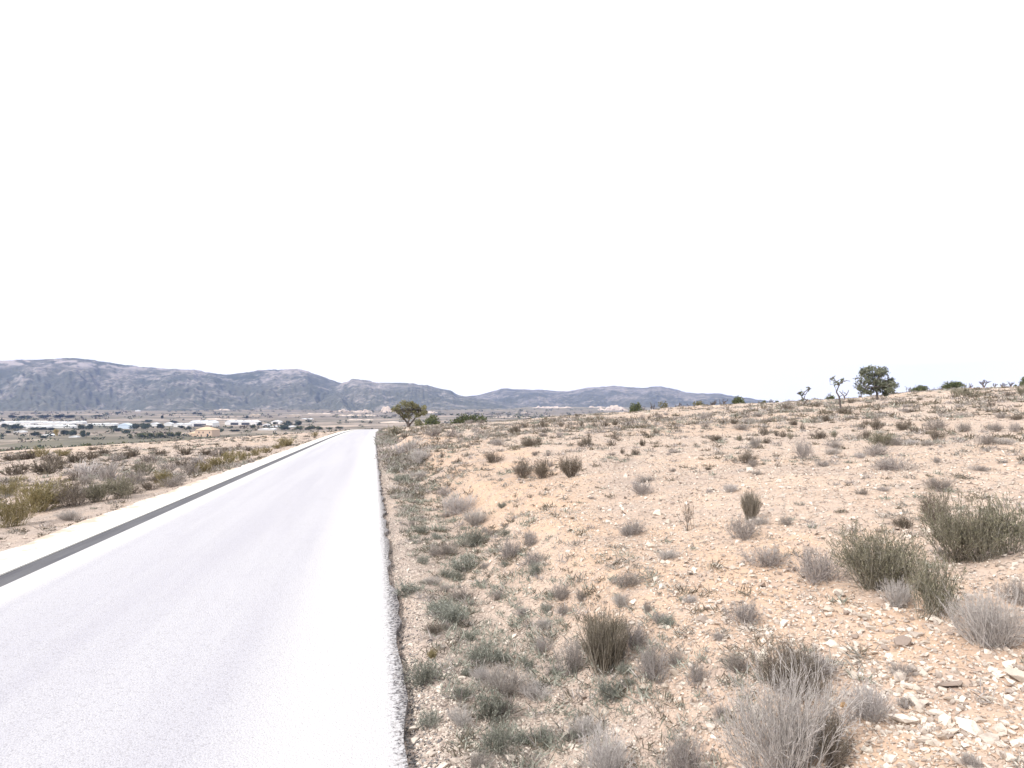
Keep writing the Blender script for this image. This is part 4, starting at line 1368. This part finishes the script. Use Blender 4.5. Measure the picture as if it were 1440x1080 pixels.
for a in [(6, 601, 9, 6), (20, 604, 20, 8), (30, 603, 12, 5), (12, 609, 10, 4), (47, 604.5, 16, 4), (60, 604.5, 16, 4), (72, 605, 12, 4), (50, 613, 18, 6), (62, 616, 14, 4), (92, 612, 16, 8), (102, 613, 16, 9), (117, 616, 12, 12), (124, 613, 6, 6), (115, 604, 16, 7), (126, 604.5, 14, 9),
          (18, 588, 16, 5), (36, 589, 20, 5), (60, 588, 22, 5), (82, 588, 22, 6), (98, 588, 18, 5), (140, 586, 20, 3), (166, 607, 14, 6), (178, 609, 14, 5), (160, 603, 11, 5), (190, 604, 18, 9), (203, 604, 18, 10), (226, 603, 16, 8), (228, 589, 5, 6), (208, 594, 18, 4), (246, 595, 16, 4), (256, 602, 14, 4), (266, 604, 12, 5), (165, 582, 8, 3), (273, 583, 8, 4), (281, 583, 8, 3),
          (310, 608, 14, 6), (330, 607, 18, 3.5), (365, 599, 11, 6), (347, 589, 7, 5), (397, 603, 12, 6), (406, 600, 16, 9), (419, 599, 16, 8), (401, 605, 18, 7), (386, 597, 6, 4), (434, 594, 5, 3), (478, 592.5, 4, 2), (487, 592.5, 4, 2)]:
    valley_tree(*a)
for a in [(184, 617.5, 7, 5), (200, 617, 22, 9), (212, 616, 18, 9), (226, 616, 20, 9), (240, 616, 20, 10), (250, 614, 14, 8), (355, 603, 11, 7), (420, 605, 22, 6.5), (436, 605, 20, 7), (449, 604.5, 16, 6), (463, 604, 14, 4), (478, 603, 16, 4)]:
    valley_tree(*a, g='g')

def far_scrub():
    """scattered scrub and orchard rows over the plain, one mass"""
    n0 = 9000
    r = 420 * (3600 / 420) ** rng.uniform(0, 1, n0); th = np.radians(rng.uniform(-44, 22, n0))
    x = r * np.sin(th); y = r * np.cos(th); z = ground(x, y)
    dens = vnoise(x / 180, y / 110, 61) * .8 + vnoise(x / 45, y / 30, 62) * .5
    ok = (z < -24) & (dens > rng.uniform(-.2, 1.1, n0))
    x, y, z, r = x[ok], y[ok], z[ok], r[ok]; n = len(x)
    S = rng.uniform(1.4, 3.6, n) * np.clip(r / 900, .6, 1.8)
    nb = 12; idx = np.repeat(np.arange(n), nb); m = len(idx)
    P = np.stack([x, y, z + S * .4], 1)[idx] + rng.normal(size=(m, 3)) * np.array([.55, .55, .22]) * S[idx, None]
    V, Fq = leaves(P, rng.normal(size=(m, 3)), S[idx] * .9, S[idx] * .55, rng)
    tag(link('far_scrub', mesh_data('far_scrub', V, Fq, [M['fartree'], M['carob'], M['b_leaf']], rng.choice(3, n, p=[.5, .25, .25])[idx])),
        'scattered dark scrub and orchard rows over the far plain', 'scrub', kind='stuff')
far_scrub()

# ------------------------------------------------------------------ air
def haze():
    mb = MB(); mb.box(-6300, 6300, -6300, 6300, -75, 420)
    m = bpy.data.materials.new('haze_air'); m.use_nodes = True; t = m.node_tree; t.nodes.clear()
    out = t.nodes.new('ShaderNodeOutputMaterial'); v = t.nodes.new('ShaderNodeVolumePrincipled')
    v.inputs['Color'].default_value = (.35, .485, 1.0, 1); v.inputs['Density'].default_value = HAZE; v.inputs['Anisotropy'].default_value = .0
    t.links.new(v.outputs[0], out.inputs['Volume'])
    o = link('haze', mb.data('haze', [m])); tag(o, 'thin blue haze in the air over the valley', 'haze', kind='stuff')
HAZE = 8.5e-5
haze()

# ------------------------------------------------------------------ light, sky, camera
SUN_EL = 41.0
sun_dir = -rxv * .80 - fyv * .60           # horizontal direction towards the sun: over the left shoulder
sun_dir /= np.linalg.norm(sun_dir)
L = Vector((sun_dir[0] * math.cos(rad(SUN_EL)), sun_dir[1] * math.cos(rad(SUN_EL)), math.sin(rad(SUN_EL))))
sl = bpy.data.lights.new('sun', 'SUN'); sl.energy = 2.9; sl.angle = rad(2.5); sl.color = (1.0, .955, .90)
so = bpy.data.objects.new('sun', sl); COL.objects.link(so); so.location = (0, 0, 300); so.rotation_euler = L.to_track_quat('Z', 'Y').to_euler()

w = bpy.data.worlds.new('World'); scene.world = w; w.use_nodes = True
nt = w.node_tree; nt.nodes.clear()
out = nt.nodes.new('ShaderNodeOutputWorld'); bg = nt.nodes.new('ShaderNodeBackground')
sky = nt.nodes.new('ShaderNodeTexSky'); sky.sky_type = 'NISHITA'; sky.sun_disc = False
sky.sun_elevation = rad(SUN_EL); sky.sun_rotation = math.atan2(sun_dir[0], sun_dir[1])
sky.air_density = 1.0; sky.dust_density = 2.5
# thin bright overcast over the blue
tc = nt.nodes.new('ShaderNodeTexCoord'); nz = nt.nodes.new('ShaderNodeTexNoise'); nz.inputs['Scale'].default_value = 2.2; nz.inputs['Detail'].default_value = 6
nt.links.new(tc.outputs['Generated'], nz.inputs['Vector'])
mr = nt.nodes.new('ShaderNodeMapRange'); mr.inputs[1].default_value = .2; mr.inputs[2].default_value = .6; mr.inputs[3].default_value = .86; mr.inputs[4].default_value = .97
nt.links.new(nz.outputs[0], mr.inputs[0])
mx = nt.nodes.new('ShaderNodeMix'); mx.data_type = 'RGBA'
nt.links.new(mr.outputs[0], mx.inputs[0]); nt.links.new(sky.outputs[0], mx.inputs[6]); mx.inputs[7].default_value = (12.8, 12.65, 12.45, 1)
nt.links.new(mx.outputs[2], bg.inputs[0]); bg.inputs[1].default_value = .10
nt.links.new(bg.outputs[0], out.inputs[0])

cd = bpy.data.cameras.new('camera'); co = bpy.data.objects.new('camera', cd); COL.objects.link(co)
cd.sensor_width = 36; cd.lens = 36 * F_PX / W; cd.clip_start = .05; cd.clip_end = 30000
co.location = C; co.rotation_euler = (math.pi / 2 + PITCH, 0, -YAW)
scene.camera = co

vs = scene.view_settings
vs.view_transform = 'Standard'; vs.look = 'None'; vs.gamma = 1; vs.use_curve_mapping = False; vs.exposure = .38
cy = scene.cycles
cy.max_bounces = 6; cy.diffuse_bounces = 3; cy.glossy_bounces = 2; cy.transparent_max_bounces = 8; cy.volume_bounces = 0
cy.use_denoising = True
scene.render.film_transparent = False
